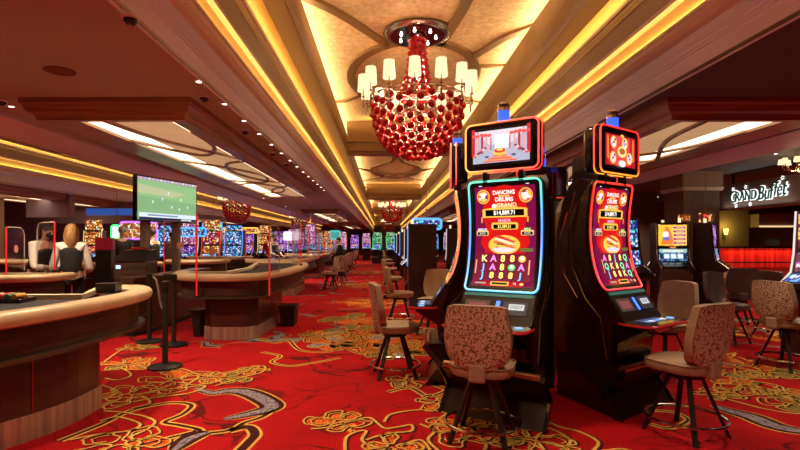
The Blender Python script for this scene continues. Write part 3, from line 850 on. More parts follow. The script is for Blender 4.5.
# ------------------------------------------------------------------ curved slot machines
SCR = [Vector(p) for p in [(-.105, 1.03), (-.05, 1.12), (-.005, 1.25), (.025, 1.42), (.032, 1.58), (.022, 1.76), (-.01, 1.98)]]
_s = [Vector((p[0], p[1])) for p in catmull([(p.x, p.y, 0) for p in SCR], 8)]
_len = [0]
for a, c in zip(_s[:-1], _s[1:]): _len.append(_len[-1]+(c-a).length)
SL = _len[-1]
def sp(x, t, off=0):        # point on the curved screen, t metres along from the bottom
    t = max(0, min(SL-1e-6, t))
    i = max(k for k in range(len(_len)-1) if _len[k] <= t)
    f = (t-_len[i])/(_len[i+1]-_len[i]); p = _s[i].lerp(_s[i+1], f); d = (_s[i+1]-_s[i]).normalized()
    nrm = Vector((-d.y, d.x))      # towards -y (front)
    if nrm.x > 0: nrm = -nrm
    p = p+nrm*off
    return (x, p.x, p.y)
class Art:
    """flat artwork of coloured lit shapes, layered by tiny offsets, mapped to a surface"""
    def __init__(s, fn): s.b = MB(); s.mats = []; s.fn = fn; s.layer = 0
    def col(s, c, e=1.0):
        m = E('lit_%02d_%02d_%02d_%s' % (*[int(v*99) for v in c], e), c, e)
        if m not in s.mats: s.mats.append(m)
        s.b.mi = s.mats.index(m)
    def poly(s, pts, c, e=1.0):
        s.col(c, e); s.layer += 1
        n = len(pts); cx = sum(p[0] for p in pts)/n; cy = sum(p[1] for p in pts)/n
        o = .0015+.00035*s.layer
        s.b.add([s.fn(p[0], p[1], o) for p in pts]+[s.fn(cx, cy, o)], [(i, (i+1) % n, n) for i in range(n)])
    def rect(s, x, y, w, h, c, e=1.0, r=.004):
        if h > .2:       # keep tall shapes hugging the curve
            k = 24; s.col(c, e); s.layer += 1; o = .0015+.00035*s.layer
            s.b.grid(lambda u, v: s.fn(x-w/2+w*u, y-h/2+h*v, o), 1, k)
        else: s.poly(rrect(w, h, min(r, w/2.1, h/2.1), 3, x, y), c, e)
    def ell(s, x, y, rx, ry, c, e=1.0, n=20):
        s.poly([(x+rx*math.cos(2*PI*k/n), y+ry*math.sin(2*PI*k/n)) for k in range(n)], c, e)
    def text(s, t, x, y, size, c, e=1.0, bold=.0, rot=0, sx=1):
        vs, fs = text_mesh(t, size, bold=bold*size)
        s.col(c, e); s.layer += 1; o = .0015+.00035*s.layer; cr, sr = math.cos(rot), math.sin(rot)
        s.b.add([s.fn(x+(v[0]*sx*cr-v[1]*sr), y+(v[0]*sx*sr+v[1]*cr), o) for v in vs], fs)
GLD = (1, .55, .08); YEL = (1, .8, .2); WHT = (1, .95, .9); REDC = (.85, .02, .03); PUR = (.20, .004, .06); BLK = (.01, .01, .01)
def main_art(reels):
    a = Art(sp); top = SL
    a.rect(0, SL/2, .585, SL-.03, BLK, .1)
    a.rect(0, SL/2, .54, SL-.10, PUR, .9)
    a.rect(0, SL/2, .36, SL-.10, (.50, .005, .03), .9)
    for x, y, rx, ry in ((0, .70, .2, .24), (0, .45, .22, .12)):
        a.ell(x, y, rx, ry, (.75, .01, .01), .8, 24)
    # emblems in the upper corners
    for sx in (-1, 1):
        a.ell(sx*.19, .845, .060, .064, GLD, .9); a.ell(sx*.19, .845, .050, .053, (.9, .12, .03), .9)
        for q in range(7):
            t_ = q*2.4+sx; a.ell(sx*.19+.026*math.cos(t_), .845+.030*math.sin(t_), .016+.004*(q % 3), .013+.004*(q % 2), ((1, .85, .7), (1, .6, .1), (.95, .9, .95), (.2, .05, .1))[q % 4], .95)
        a.ell(sx*.19, .85, .018, .02, WHT, 1)
        a.rect(sx*.21, .94, .03, .006, WHT, 1)
    a.text('DANCING', 0, .875, .050, WHT, 1.2, .02, sx=.85); a.text('DRUMS', 0, .815, .052, WHT, 1.2, .02, sx=.95)
    a.rect(0, .846, .10, .014, GLD, 1)
    # grand
    a.poly([(-.20, .66), (.20, .66), (.20, .735), (.12, .745), (.07, .775), (-.07, .775), (-.12, .745), (-.20, .735)], GLD, 1)
    a.rect(0, .70, .345, .055, BLK, .1); a.text('$14,889.71', 0, .70, .052, WHT, 1.3, .02, sx=.85)
    a.text('GRAND', .02, .765, .055, (.5, .02, .01), .8, .05); a.text('GRAND', .02, .765, .052, (1, .80, .45), 1.2, .01); a.ell(-.09, .76, .02, .02, WHT, 1)
    a.rect(0, .585, .24, .062, GLD, 1, .02); a.rect(0, .58, .20, .038, BLK, .1); a.text('$1,089.51', 0, .58, .038, YEL, 1.2, .02, sx=.8)
    a.text('MAJOR', 0, .632, .036, (1, .35, .5), 1.2, .04)
    for sx, tt, cc in ((-1, 'MINOR', (.8, .8, 1)), (1, 'MINI', (.4, 1, .3))):
        a.rect(sx*.20, .525, .11, .045, (.8, .6, .2), 1, .01); a.rect(sx*.20, .52, .092, .026, BLK, .1)
        a.text('$50.00' if sx < 0 else '$10.00', sx*.20, .52, .024, WHT, 1, .0, sx=.8); a.text(tt, sx*.20, .556, .026, cc, 1.1, .03)
        a.rect(sx*.205, .64, .012, .05, GLD, .8)
    # heaped gold bowl
    a.ell(0, .42, .140, .085, GLD, 1.0, 28)
    for q in range(14): a.ell(.105*math.cos(q*.9)*(.5+.5*(q % 3)/2), .42+.06*math.sin(q*.9), .022, .016, ((1, .8, .2), (.85, .25, .03), (1, .65, .1))[q % 3], .9)
    for q, cc_ in ((-1, (.9, .15, .05)), (.6, (.95, .80, .60)), (2, (.7, .05, .05))): a.poly([(-.09, .455+q*.018), (.08, .405+q*.018), (.11, .41+q*.018), (-.05, .472+q*.018)], cc_, .9)
    a.rect(-.03, .425, .07, .012, (.05, .2, .05), .6); a.ell(0, .375, .10, .022, (.8, .75, .85), .9)
    a.rect(.20, .375, .11, .03, (.2, .25, .05), .6)
    # reels
    a.rect(0, .215, .50, .25, (.22, .01, .04), .8)
    cols = {'8': YEL, 'A': (1, .25, .75), 'J': (.2, .55, 1), 'K': (1, .7, .3), 'Q': (.2, .9, .5), 'o': (1, .6, .1), 'g': (.1, .8, .2)}
    for r, row in enumerate(reels):
        for c, ch_ in enumerate(row):
            x = -.168+.084*c; y = .295-.078*r
            if ch_ in 'og':
                a.ell(x, y, .032, .03, cols[ch_], 1); a.ell(x, y+.006, .018, .016, WHT, 1)
            else:
                a.text(ch_, x, y, .085, (.08, .02, .02), .3, .07); a.text(ch_, x, y, .080, cols[ch_], 1.25, .035)
    for sx in (-1, 1): a.rect(sx*.235, .22, .012, .13, (1, .5, .3), .8)
    a.rect(0, .06, .16, .040, GLD, 1.1); a.rect(0, .06, .135, .022, BLK, .1)
    a.rect(-.17, .06, .10, .016, (.5, .5, .3), .7); a.text('75', .13, .06, .03, WHT, 1); a.ell(.19, .06, .018, .014, GLD, 1)
    return a
# topper artwork plane
def tp(x, t, off=0): return (x, -.075-off, 2.065+t)
def top_art(v):
    a = Art(tp); a.rect(0, .20, .56, .33, BLK, .1)
    if v == 0:
        a.rect(0, .20, .50, .275, (.50, .55, .72), .8)
        a.poly([(-.25, .34), (.25, .34), (.10, .22), (-.10, .22)], (.75, .70, .80), .9); a.rect(.01, .24, .12, .12, (.85, .90, 1), .9)
        for sx in (-1, 1):
            for k in range(5):
                a.rect(sx*(.085+.04*k), .225+.004*k, .010+.005*k, .11+.032*k, (.65, .03, .05) if k % 2 == 0 else (.75, .45, .5), .8)
                a.ell(sx*(.10+.035*k), .30+.004*(k % 3), .020, .014, (.9, .12, .12), .8)
            for q in range(9): a.ell(sx*(.12+.016*(q*3 % 8)), .115+.011*(q*5 % 8), .014+.003*(q % 3), .010, ((.12, .10, .2), (.8, .15, .1), (.75, .7, .8), (.3, .05, .08))[q % 4], .8)
        for q in range(5): a.rect(0, .072+.011*q, .30-.045*q, .009, (.9, .30, .03) if q % 2 else (.8, .04, .03), 1)
        a.ell(0, .145, .055, .030, GLD, 1); a.ell(0, .160, .050, .020, (.8, .05, .03), 1); a.ell(0, .166, .028, .009, YEL, 1)
    else:
        a.rect(0, .20, .50, .275, (.55, .01, .02), .9)
        for sx in (-1, 1): a.rect(sx*.21, .22, .03, .20, (.8, .25, .05), .9)
        a.rect(0, .20, .30, .25, (.85, .05, .05), 1)
        for (x, y) in ((-.12, .27), (.06, .27), (-.14, .13), (.13, .14)):
            a.ell(x, y, .05, .055, GLD, 1); a.ell(x, y, .036, .042, (.85, .8, .9), 1); 
            for q in range(6): a.ell(x+.022*math.cos(q*1.9+x*9), y+.025*math.sin(q*1.9), .013, .011, ((.1, .06, .08), (.9, .2, .1), (.2, .4, .9), (1, .8, .5))[q % 4], .85)
        a.ell(0, .19, .075, .05, (1, .75, .3), 1); a.ell(0, .195, .05, .028, (.5, .15, .02), .9)
        a.ell(0, .085, .06, .03, WHT, .9); a.ell(0, .33, .03, .015, GLD, 1)
    return a
ART_A = main_art(['KA88o', 'JA8gA', 'J888J']); ART_B = main_art(['A8J8Q', 'QK8QA', 'J88KQ'])
_amesh = {}
def place_art(art, key, parent, name):
    if key not in _amesh:
        o = art.b.build(name, art.mats, parent); _amesh[key] = o.data
    else:
        o = bpy.data.objects.new(name, _amesh[key]); COL.objects.link(o); o.parent = parent
    return o
TOP0, TOP1 = top_art(0), top_art(1)
def grad_neon(name, c0, c1, c2, axis, rng, s=2.0):
    if name in _m: return _m[name]
    m, nt, b = nmat(name); N = nt.nodes; L = nt.links
    tc = N.new('ShaderNodeTexCoord'); sx = N.new('ShaderNodeSeparateXYZ'); L.new(tc.outputs['Object'], sx.inputs[0])
    mr = N.new('ShaderNodeMapRange'); mr.inputs[1].default_value = rng[0]; mr.inputs[2].default_value = rng[1]; L.new(sx.outputs[axis], mr.inputs[0])
    r = N.new('ShaderNodeValToRGB'); r.color_ramp.elements[0].color = (*c0, 1); r.color_ramp.elements[1].color = (*c2, 1)
    e = r.color_ramp.elements.new(.5); e.color = (*c1, 1)
    L.new(mr.outputs[0], r.inputs[0]); L.new(r.outputs[0], b.inputs['Emission Color']); b.inputs['Emission Strength'].default_value = s
    m.cycles.emission_sampling = 'NONE'; _m[name] = m
    return m
NEON_CY = grad_neon('neon_cyan', (.02, .55, .85), (.03, .25, 1), (.03, .75, .55), 2, (1.05, 1.98), 1.25)
NEON_RD = grad_neon('neon_red', (1, .02, .05), (1, .03, .02), (1, .03, .02), 2, (1.05, 1.98), 1.1)
NEON_OR = grad_neon('neon_orange', (1, .20, .03), (1, .10, .02), (1, .3, .05), 2, (1.05, 1.98), 1.1)
NEON_YR = grad_neon('neon_yellow_red', (1, .55, .06), (1, .12, .05), (1, .02, .02), 0, (-.33, .33), 1.0)
NEON_RY = grad_neon('neon_red_yellow', (1, .45, .04), (1, .05, .02), (1, .02, .02), 2, (2.05, 2.2), 1.0)
def curved_machine(label, loc, rz, neon, tneon, art, akey, tart, tkey, base_hw=.44):
    t = thing('slot_machine', label, 'slot machine', loc, rz, 'curved-screen slot machines')
    # cabinet: side profile behind the screen, tapering to the back
    prof = [(p.x+.03, p.y) for p in _s]
    back = [(.12, 2.02), (.22, 1.98), (.34, 1.80), (.42, 1.5), (.44, 1.1), (.44, .42), (-.16, .42), (-.17, .76), (-.27, .80)]
    pts = prof+back
    MB().prism_x(pts, 0, 0, lambda y, z: .325 if y < .2 else .325-(y-.2)*.35).build('cabinet', M_mach, t)
    # base with notched toe
    bp = [(.44, 0), (.44, .42), (-.30, .42), (-.34, .385), (-.17, .20), (-.32, 0)]
    ba = MB()
    ba.prism_x(bp, 0, 0, lambda y, z: base_hw if y < .2 else .2)
    bo = ba.build('base', mat('base_black_wood', (.020, .008, .006), .3, coat=.2), t)
    for sx in (-1, 1):
        s2 = MB()
        sd = [(-.335, .425), (-.365, .385), (-.20, .20), (-.345, 0), (-.28, 0), (-.13, .20), (-.29, .38)]
        s2.prism_x(sd, sx*base_hw-.012, sx*base_hw+.012)
        s2.build('edge_trim', M_gblack, bo)
    MB().tube([(-base_hw+.03, -.31, .41), (base_hw-.03, -.31, .41)], .032, 12).build('footrest_bar', M_copper, t, True)
    # belly below deck
    MB().prism_x([(-.17, .43), (-.15, .755), (-.42, .755), (-.44, .73), (-.22, .60), (-.20, .43)], -.30, .30).build('belly_door', M_gblack, t)
    # deck
    deck = rrect(.70, .30, .08, 5, 0, -.37)
    d = MB().prism(deck, .755, .785).build('button_deck', M_gblack, t)
    MB().tube([(x, y, .77) for x, y in deck], .010, 6, True).build('deck_trim', mat('deck_red_trim', (.3, .01, .01), .25, emit=(1, .02, .02), es=.15), d, True)
    da = Art(lambda x, y, o: (x, y, .785+o))
    da.rect(0, -.36, .36, .14, (.03, .06, .15), .8)
    for kx in range(5): da.rect(-.13+.065*kx, -.38, .05, .05, ((.2, .5, 1), (.9, .9, 1), (.1, .3, .9))[kx % 3], .9)
    da.ell(.26, -.38, .035, .035, (.2, .5, 1), 1.2)
    place_art(da, 'deck_art', d, 'button_display')
    # slanted control panel, bill validator
    def cpn(x, y, o): return (x, -.275+(y)*.70-o, .80+y)
    MB().prism_x([(-.285, .785), (-.125, 1.02), (-.09, 1.02), (-.25, .785)], -.315, .315).build('control_panel', M_black, t)
    ca = Art(lambda x, y, o: (x, -.283+y*.68-o*.83-.002, .79+y+o*.57))
    ca.rect(0, .215, .60, .025, (.03, .20, .16), .5); ca.rect(-.16, .12, .22, .10, (.12, .08, .07), .4)
    ca.rect(-.155, .12, .16, .06, (.25, .06, .06), .8)
    ca.rect(.02, .12, .035, .10, (.05, .15, 1), 2.5); ca.rect(.17, .12, .20, .10, (.05, .05, .07), .5); ca.rect(.18, .13, .13, .045, (.6, .65, .7), .8)
    ca.text('CREDIT', .18, .13, .03, (.1, .1, .1), .3)
    place_art(ca, 'ctl_art', t, 'bill_validator')
    # screen + neon border
    so = place_art(art, akey, t, 'main_screen')
    fr = [(x, y) for x, y in rrect(.64, SL+.0, .045, 4, 0, SL/2)]
    path = []
    for i in range(len(fr)):
        a, c = fr[i], fr[(i+1) % len(fr)]
        n = 14 if abs(a[1]-c[1]) > .5 else (3 if abs(a[0]-c[0]) > .3 else 1)
        for k in range(n):
            x = a[0]+(c[0]-a[0])*k/n; y = a[1]+(c[1]-a[1])*k/n
            path.append(sp(x, y, .012))
    MB().tube(path, .0092, 6, True).build('neon_frame', neon, so, True)
    MB().tube([(p[0]*1.045, p[1]+.02, p[2]) for p in path], .014, 6, True).build('outer_frame', M_gblack, so, True)
    # chrome swoops on the sides
    for sx in (-1, 1):
        x = sx*.333
        MB().tube([(x, .16, 1.9), (x, .24, 1.6), (x, .20, 1.25), (x, .06, .95), (x, -.08, .8), (x, -.14, .45)], .009, 6).build('side_trim', M_dchrome, t, True)
        MB().tube([(x, .24, 1.72), (x, .33, 1.45), (x, .27, 1.15), (x, .14, .95)], .006, 6).build('side_trim', M_chrome, t, True)
    # topper
    tb = MB()
    rr = rrect(.66, .42, .055, 5, 0, 0)
    def tring(s, y): return [(x*s, y, 2.265+z*s) for x, z in rr]
    lv = [tring(.97, -.07), tring(1, -.05), tring(1, .06), tring(.9, .10)]; n = len(rr)
    vs = [p for r in lv for p in r]; fs = [list(range(n)), [3*n+i for i in range(n)][::-1]]
    for kx in range(3):
        for i in range(n): fs.append((kx*n+i, kx*n+(i+1) % n, (kx+1)*n+(i+1) % n, (kx+1)*n+i))
    tb.add(vs, fs); to = tb.build('topper', M_gblack, t, True)
    place_art(tart, tkey, to, 'topper_screen')
    MB().tube([(x*.975, -.073, 2.265+z*.975) for x, z in rr], .008, 6, True).build('neon_tube', tneon, to, True)
    MB().tube([(x*1.01, -.02, 2.265+z*1.01) for x, z in rr], .007, 6, True).build('neon_tube', tneon, to, True)
    for sx in (-1, 1): MB().box(sx*.16-.02, sx*.16+.02, -.03, .03, 1.97, 2.07).build('mount', M_black, t)
    c = MB().lathe([(.050, 0), (.050, .095)], 16, (0, 0, 2.478)).build('candle_light', M_blueg, t, True)
    MB().lathe([(.053, .095), (.053, .12), (.045, .125), (.050, .15), (.035, .17), (.012, .175)], 16, (0, 0, 2.478)).build('cap', M_chrome, c, True)
    return t
mA = curved_machine('curved-screen slot machine with cyan neon frame, centre of the scene', (1.03, 4.30, 0), R(-34), NEON_CY, NEON_YR, ART_A, 'A', TOP0, 'T0')
mB = curved_machine('curved-screen slot machine with red neon frame, right of the cyan one', (2.08, 4.55, 0), R(36), NEON_RD, NEON_RY, ART_B, 'B', TOP1, 'T1')
mC = curved_machine('slot machine seen edge on with orange neon curve, facing the aisle', (.80, 5.45, 0), R(-97), NEON_OR, NEON_RD, ART_B, 'B', TOP1, 'T1')
mD = curved_machine('slot machine of the same bank mostly hidden behind the red-framed one', (2.42, 5.72, 0), R(104), NEON_RD, NEON_RD, ART_A, 'A', TOP0, 'T0', .4)
mE = curved_machine('slot machine at the rear of the near bank, back turned', (2.15, 6.80, 0), R(175), NEON_OR, NEON_RD, ART_A, 'A', TOP1, 'T1', .4)
# core of the bank
t = MB().prism([(1.50, 4.92), (1.68, 4.95), (1.80, 5.25), (1.60, 5.5), (1.36, 5.25)], 0, 1.9).build('bank_core', M_mblack, None, bevel=.02)
tag(t, 'dark central housing that joins the near slot machines', 'housing')

# ------------------------------------------------------------------ upright slot machines (background)
def upright(label, cat_group, reel1, reel2, trim, top, wide=.62):
    t = thing('upright_slot_machine', label, 'slot machine', (0, 0, 0), 0, cat_group)
    w = wide/2
    MB().prism_x([(.3, 0), (.3, 1.85), (-.02, 1.85), (-.06, 1.3), (-.10, 1.05), (-.32, .93), (-.32, .86), (-.18, .80), (-.18, .5), (-.24, .40), (-.24, 0)], -w, w).build('cabinet', M_mach, t, bevel=.01)
    s = MB(); s.add([(-w+.04, -.035, 1.37), (w-.04, -.035, 1.37), (w-.04, -.018, 1.81), (-w+.04, -.018, 1.81)], [(0, 1, 2, 3)])
    for i, v in enumerate(s.v): s.v[i] = (v[0], v[1]-.02, v[2])
    s.build('upper_screen', reel1, t)
    s = MB(); s.add([(-w+.04, -.11, 1.07), (w-.04, -.11, 1.07), (w-.04, -.068, 1.31), (-w+.04, -.068, 1.31)], [(0, 1, 2, 3)])
    s.build('lower_screen', reel2, t)
    s = MB(); s.add([(-w+.05, -.325, .95), (w-.05, -.325, .95), (w-.05, -.13, 1.05), (-w+.05, -.13, 1.05)], [(0, 1, 2, 3)])
    s.build('button_deck', M_gblack if trim is M_dchrome else REELS[1], t)
    for sx in (-1, 1):
        MB().tube([(sx*w, -.33, .9), (sx*w, -.12, 1.06), (sx*w, -.07, 1.3), (sx*w, -.03, 1.85)], .012, 5).build('side_light', trim, t)
    if top is not None:
        MB().box(-w*.9, w*.9, -.02, .06, 1.88, 2.04+(len(label)*7 % 5)*.06).build('sign', top, t, bevel=.01)
        MB().box(-.05, .05, 0, .04, 1.84, 1.9).build('sign_mount', M_black, t)
    MB().lathe([(.03, 0), (.03, .1)], 8, (w*.7, .15, 1.85)).build('candle_light', M_shade, t)
    return t
nW = E('trim_white', (1, .85, .8), .8); nP = E('trim_purple', (.55, .15, 1), 1.2); nB = E('trim_blue', (.1, .4, 1), 1.2)
nG = E('trim_green', (.05, 1, .25), 1.2); nR = E('trim_red', (1, .06, .04), 1); nY = E('trim_yellow', (1, .6, .08), 1.1)
UP = []
defs = [(0, 3, nR, REELS[3]), (1, 1, nB, REELS[1]), (2, 5, nP, REELS[2]), (3, 0, nY, REELS[3]), (4, 1, nG, REELS[4]), (5, 2, nW, REELS[5]), (0, 1, nW, None), (2, 3, nB, None), (3, 1, M_dchrome, None), (1, 1, M_dchrome, None), (2, 1, M_dchrome, None), (0, 5, nW, None)]
protos = []
# placement lists: (x, y, facing deg (0 = towards viewer), proto, label, group)
GD = 'distant lit slot machines'
pl = []
pl.append((5.50, 6.25, -74, 11, 'slot machine cut off by the right edge of the picture, pale lit side trim', 'slot machines in front of the buffet'))
pl.append((5.92, 10.3, -8, 8, 'upright slot machine with a yellow lit screen behind the tan stool', 'slot machines in front of the buffet'))
pl.append((6.95, 10.6, 50, 10, 'dark upright slot machine with a purple angled screen left of the buffet', 'slot machines in front of the buffet'))
pl.append((4.0, 8.3, 30, 9, 'slot machine peeking out just right of the red-framed machine', 'slot machines in front of the buffet'))
pl.append((5.0, 10.9, 180, 0, 'dark slot machine back between the red-framed and yellow-screened machines', 'slot machines in front of the buffet'))
pl.append((6.6, 11.6, 180, 6, 'dark slot machine back behind the yellow-screened machine', 'slot machines in front of the buffet'))
pl.append((.85, 11.3, 180, 7, 'slot machine seen from behind with a blue sign above, beside the aisle', 'slot machines along the aisle'))
pl.append((.75, 12.4, -90, 6, 'slot machine facing the aisle just past the one with the blue sign', 'slot machines along the aisle'))
for i, y in enumerate((16.5, 17.3, 21, 21.8, 26, 26.8, 31)):
    pl.append((.95, y, -90, [6, 5, 2, 7, 1, 5, 2, 0][i], 'distant slot machine facing the aisle from the right, %s of its row' % ORD[i], 'distant machines right of the aisle'))
for i, y in enumerate((15.6, 20.1, 25.1, 30)):
    pl.append((.95, y, 180, [6, 7, 6, 7][i], 'dark back of a distant slot machine right of the aisle, %s of them' % ORD[i], 'distant machine backs right of the aisle'))
pl.append((-.45, 33.8, -20, 4, 'pair of green lit slot machines at the aisle end, left one', 'green lit slot machines'))
pl.append((.45, 33.8, 15, 4, 'pair of green lit slot machines at the aisle end, right one', 'green lit slot machines'))
rnd = random.Random(3)
def row(x0, x1, y, step, f, ps, desc='x'):
    x = x0; i = 0
    while x < x1:
        pl.append((x, y+rnd.uniform(-.1, .1), f+rnd.uniform(-6, 6), ps[i % len(ps)], '%s machine, %s from left, bank %s' % (['red and amber lit', 'blue lit', 'purple lit', 'amber lit', 'green lit', 'pink lit', 'white trimmed', 'blue trimmed'][ps[i % len(ps)]], (['first']+ORD[1:])[i], desc), GD)); x += step; i += 1
row(-10.2, -10, 17.6, .78, 0, [3], 'left of the purple sign')
row(-7.6, -5.2, 17.6, .78, 0, [1, 5, 0], 'behind the pit')
row(-10.4, -5.4, 23, .82, 0, [1, 3, 1, 0, 5, 2, 3, 1], 'under the hanging displays')
row(-11, -4.6, 28, .85, 10, [5, 2, 0, 1, 5, 3, 2], 'past the fifth table')
row(-12, -2.2, 35, .9, 10, [2, 5, 1, 0, 5, 4], 'far behind the tables')
row(-10, -1.2, 41, .95, 0, [5, 0, 2, 5, 1, 3], 'at the very back')
row(1.6, 8, 36, 1.0, 0, [0, 2, 1, 5], 'at the aisle end on the right'); row(2.2, 5, 15, .8, 180, [6, 0, 7], 'turned away behind the near machines'); row(4.0, 8.0, 19, 1.2, -40, [2, 3, 7], 'before the dark partition')
for i, (x, y, f, p, l, g) in enumerate(pl):
    pr = [q for q in protos if q[0] == p]
    if not pr:
        a, c, tr, tp_ = defs[p]
        o = upright(l, g, REELS[a], REELS[c], tr, tp_)
        protos.append((p, o)); o.location = (x, y, 0); o.rotation_euler = (0, 0, R(f))
    else:
        dup(pr[0][1], (x, y, 0), R(f), l, g)

def banner_art(label_obj):
    a = Art(lambda x, y, o: (x, -.056-o, y))
    a.rect(0, 1.59, .54, .42, (1, .62, .05), .9)
    a.poly([(-.22, 1.40), (.06, 1.40), (-.08, 1.76), (-.14, 1.76)], (.9, .22, .04), .9); a.ell(-.13, 1.60, .06, .07, (.85, .85, 1), 1); a.ell(-.12, 1.52, .07, .035, (.15, .2, .6), .9)
    for k in range(5):
        a.rect(.13, 1.745-.078*k, .25, .055, WHT, .9); a.rect(.13, 1.745-.078*k, .235, .042, (.45, .01, .03), .8); a.rect(.14, 1.745-.078*k, .16, .014, (1, .6, .3), .9)
    return a
def cab_art():
    a = Art(lambda x, y, o: (x, -.114+(y-1.07)*.175-o, y))
    a.rect(0, 1.27, .52, .075, (.35, .6, .5), .8); a.rect(0, 1.27, .40, .035, (.85, .9, .8), .9)
    a.rect(0, 1.155, .52, .13, (.03, .05, .12), .6)
    for k in (-1, 0, 1): a.rect(k*.13, 1.16, .11, .10, (.55, .8, 1), .9); a.rect(k*.13, 1.16, .07, .05, (.9, .95, 1), 1)
    a.rect(0, 1.34, .12, .03, (.9, .25, .05), .9)
    return a
_y = [o for o in COL.objects if o.get('label', '').startswith('upright slot machine with a yellow')][0]
place_art(banner_art(_y), 'ban', _y, 'banner_artwork'); place_art(cab_art(), 'cab', _y, 'reel_artwork')

# ------------------------------------------------------------------ gaming tables
def gaming_table(label, outer, rail_idx, base, felt, clear=None):
    """outer: ccw corner list; rail_idx=(i,j) span of padded rail in the smoothed outline"""
    t = thing('gaming_table', label, 'gaming table', (0, 0, 0), 0, 'dark wood gaming tables')
    i, j = rail_idx
    player = catmull([(x, y, 0) for x, y in outer[i:j+1]], 5)
    player = [(p[0], p[1]) for p in player]
    full = player+[tuple(p) for p in outer[j+1:]]+[tuple(p) for p in outer[:i]]
    MB().prism(offset(full, .10), .90, .935).build('table_top', felt, t)
    MB().prism(offset(full, .13), .66, .90).build('apron', M_twood, t)
    MB().prism(offset(full, .07), .625, .655).build('ledge', M_twood, t)
    # padded rail
    P = player; n = len(P); b = MB()
    prof = [(0.0, .925), (.002, .955), (.02, .978), (.06, .990), (.14, .990), (.19, .978), (.215, .955), (.215, .91), (.04, .88), (.012, .895)]
    m = len(prof); vs = []
    offs = [offset(P, q[0], False) for q in prof]
    for k in range(n):
        for q in range(m): vs.append((offs[q][k][0], offs[q][k][1], prof[q][1]))
    fs = [[q for q in range(m)], [(n-1)*m+q for q in range(m)][::-1]]
    for k in range(n-1):
        for q in range(m): fs.append((k*m+q, k*m+(q+1) % m, (k+1)*m+(q+1) % m, (k+1)*m+q))
    b.add(vs, fs); b.build('arm_rail', M_rail, t, True)
    # cream trim along the dealer's edge
    dl = [P[-1]]+[tuple(p) for p in outer[j+1:]]+[tuple(p) for p in outer[:i]]+[P[0]]
    b = MB(); ribbon(dl, .09, .93, .975, b); b.build('dealer_trim', M_cream, t)
    # base
    MB().prism(base, .19, .63).build('base', M_bwood, t)
    MB().prism(offset(base, -.012), .0, .19).build('kick_plate', M_kick, t)
    b = MB()
    for k in range(3, len(base)-1, 6):
        x, y = base[k]; d = Vector((x, y)); nb = Vector(base[(k+1) % len(base)])-d
        q = d+nb*.5; nn = Vector((nb.y, -nb.x)).normalized()*.004
        b.tube([(q.x+nn.x, q.y+nn.y, .19), (q.x+nn.x, q.y+nn.y, .62)], .004, 4)
    b.build('seam_strip', M_dchrome, t)
    return t
T1o = [(-3.07, 5.42), (-2.62, 5.47)]
T1 = [(-2.62, 4.56), (-4.6, 4.45), (-4.75, 3.0), (-4.3, 2.35), (-3.4, 2.25), (-2.75, 2.65), (-2.38, 3.4), (-2.26, 4.2), (-2.28, 4.8), (-2.42, 5.22), (-2.66, 5.45), (-3.05, 5.42)]
# ccw ordering: from left end round the camera side to the far tip
T1 = [(-4.75, 3.0), (-4.3, 2.35), (-3.4, 2.25), (-2.75, 2.65), (-2.38, 3.4), (-2.26, 4.2), (-2.28, 4.8), (-2.42, 5.22), (-2.66, 5.45), (-3.05, 5.42), (-2.75, 4.56), (-4.6, 4.45)]
B1 = [(p[0], p[1]) for p in catmull([(-3.6, 2.85, 0), (-3.0, 3.05, 0), (-2.66, 3.5, 0), (-2.5, 3.95, 0), (-2.49, 4.38, 0)], 4)]+[(-4.3, 4.38), (-4.3, 2.85)]
tb1 = gaming_table('large curved dark wood gaming table with tan padded rail, nearest at left', T1, (0, 9), B1, M_felt)
T2 = [(-3.36, 8.1), (-3.18, 7.5), (-2.8, 7.17), (-2.25, 7.10), (-1.85, 7.28), (-1.66, 7.8), (-1.58, 9.2), (-1.66, 11.0), (-1.95, 11.85), (-2.5, 12.0), (-3.0, 11.9), (-2.52, 9.4), (-2.55, 8.1)]
B2 = [(-2.68, 7.50), (-2.58, 7.42), (-2.08, 7.40), (-1.90, 7.56), (-1.86, 9.1), (-2.68, 9.1)]
tb2 = gaming_table('curved dark wood gaming table with tan rail and copper kick plate, second along aisle', T2, (0, 10), B2, M_felt)
def shifted(L_, dx, dy): return [(x+dx, y+dy) for x, y in L_]
tb3 = gaming_table('third gaming table along the aisle, behind the second', shifted(T2, -.55, 6.0), (0, 10), shifted(B2, -.55, 6.0), M_felt2)
tb4 = gaming_table('fourth gaming table along the aisle, far and small', shifted(T2, -.7, 12.4), (0, 10), shifted(B2, -.7, 12.4), M_felt)
tb5 = gaming_table('fifth gaming table along the aisle, farthest', shifted(T2, -.8, 19), (0, 10), shifted(B2, -.8, 19), M_felt)
# pit tables behind
def dshape(cx, cy, w, h):
    return [(cx-w/2, cy+h*.5), (cx-w/2, cy-.1), (cx-w*.3, cy-h*.4), (cx, cy-h*.5), (cx+w*.3, cy-h*.4), (cx+w/2, cy-.1), (cx+w/2, cy+h*.5)]
def pit_table(label, cx, cy, w, h, felt):
    o = dshape(cx, cy, w, h)
    bs = [(cx-w*.3, cy+h*.3), (cx-w*.3, cy-h*.15), (cx-w*.15, cy-h*.28), (cx+w*.15, cy-h*.28), (cx+w*.3, cy-h*.15), (cx+w*.3, cy+h*.3)]
    return gaming_table(label, o, (0, 6), bs, felt)
pit_table('gaming table with black and tan rail where the vested dealer leans, far left', -5.95, 7.25, 2.4, .95, M_felt)
pit_table('gaming table with purple felt behind the blond dealer', -6.25, 11.3, 2.0, 1.2, M_felt2)
pit_table('gaming table deep in the pit behind the podium', -9.3, 13.2, 2.2, 1.3, M_felt)
pit_table('gaming table behind the left end of the second aisle table', -5.0, 13.2, 1.5, 1.3, M_felt)
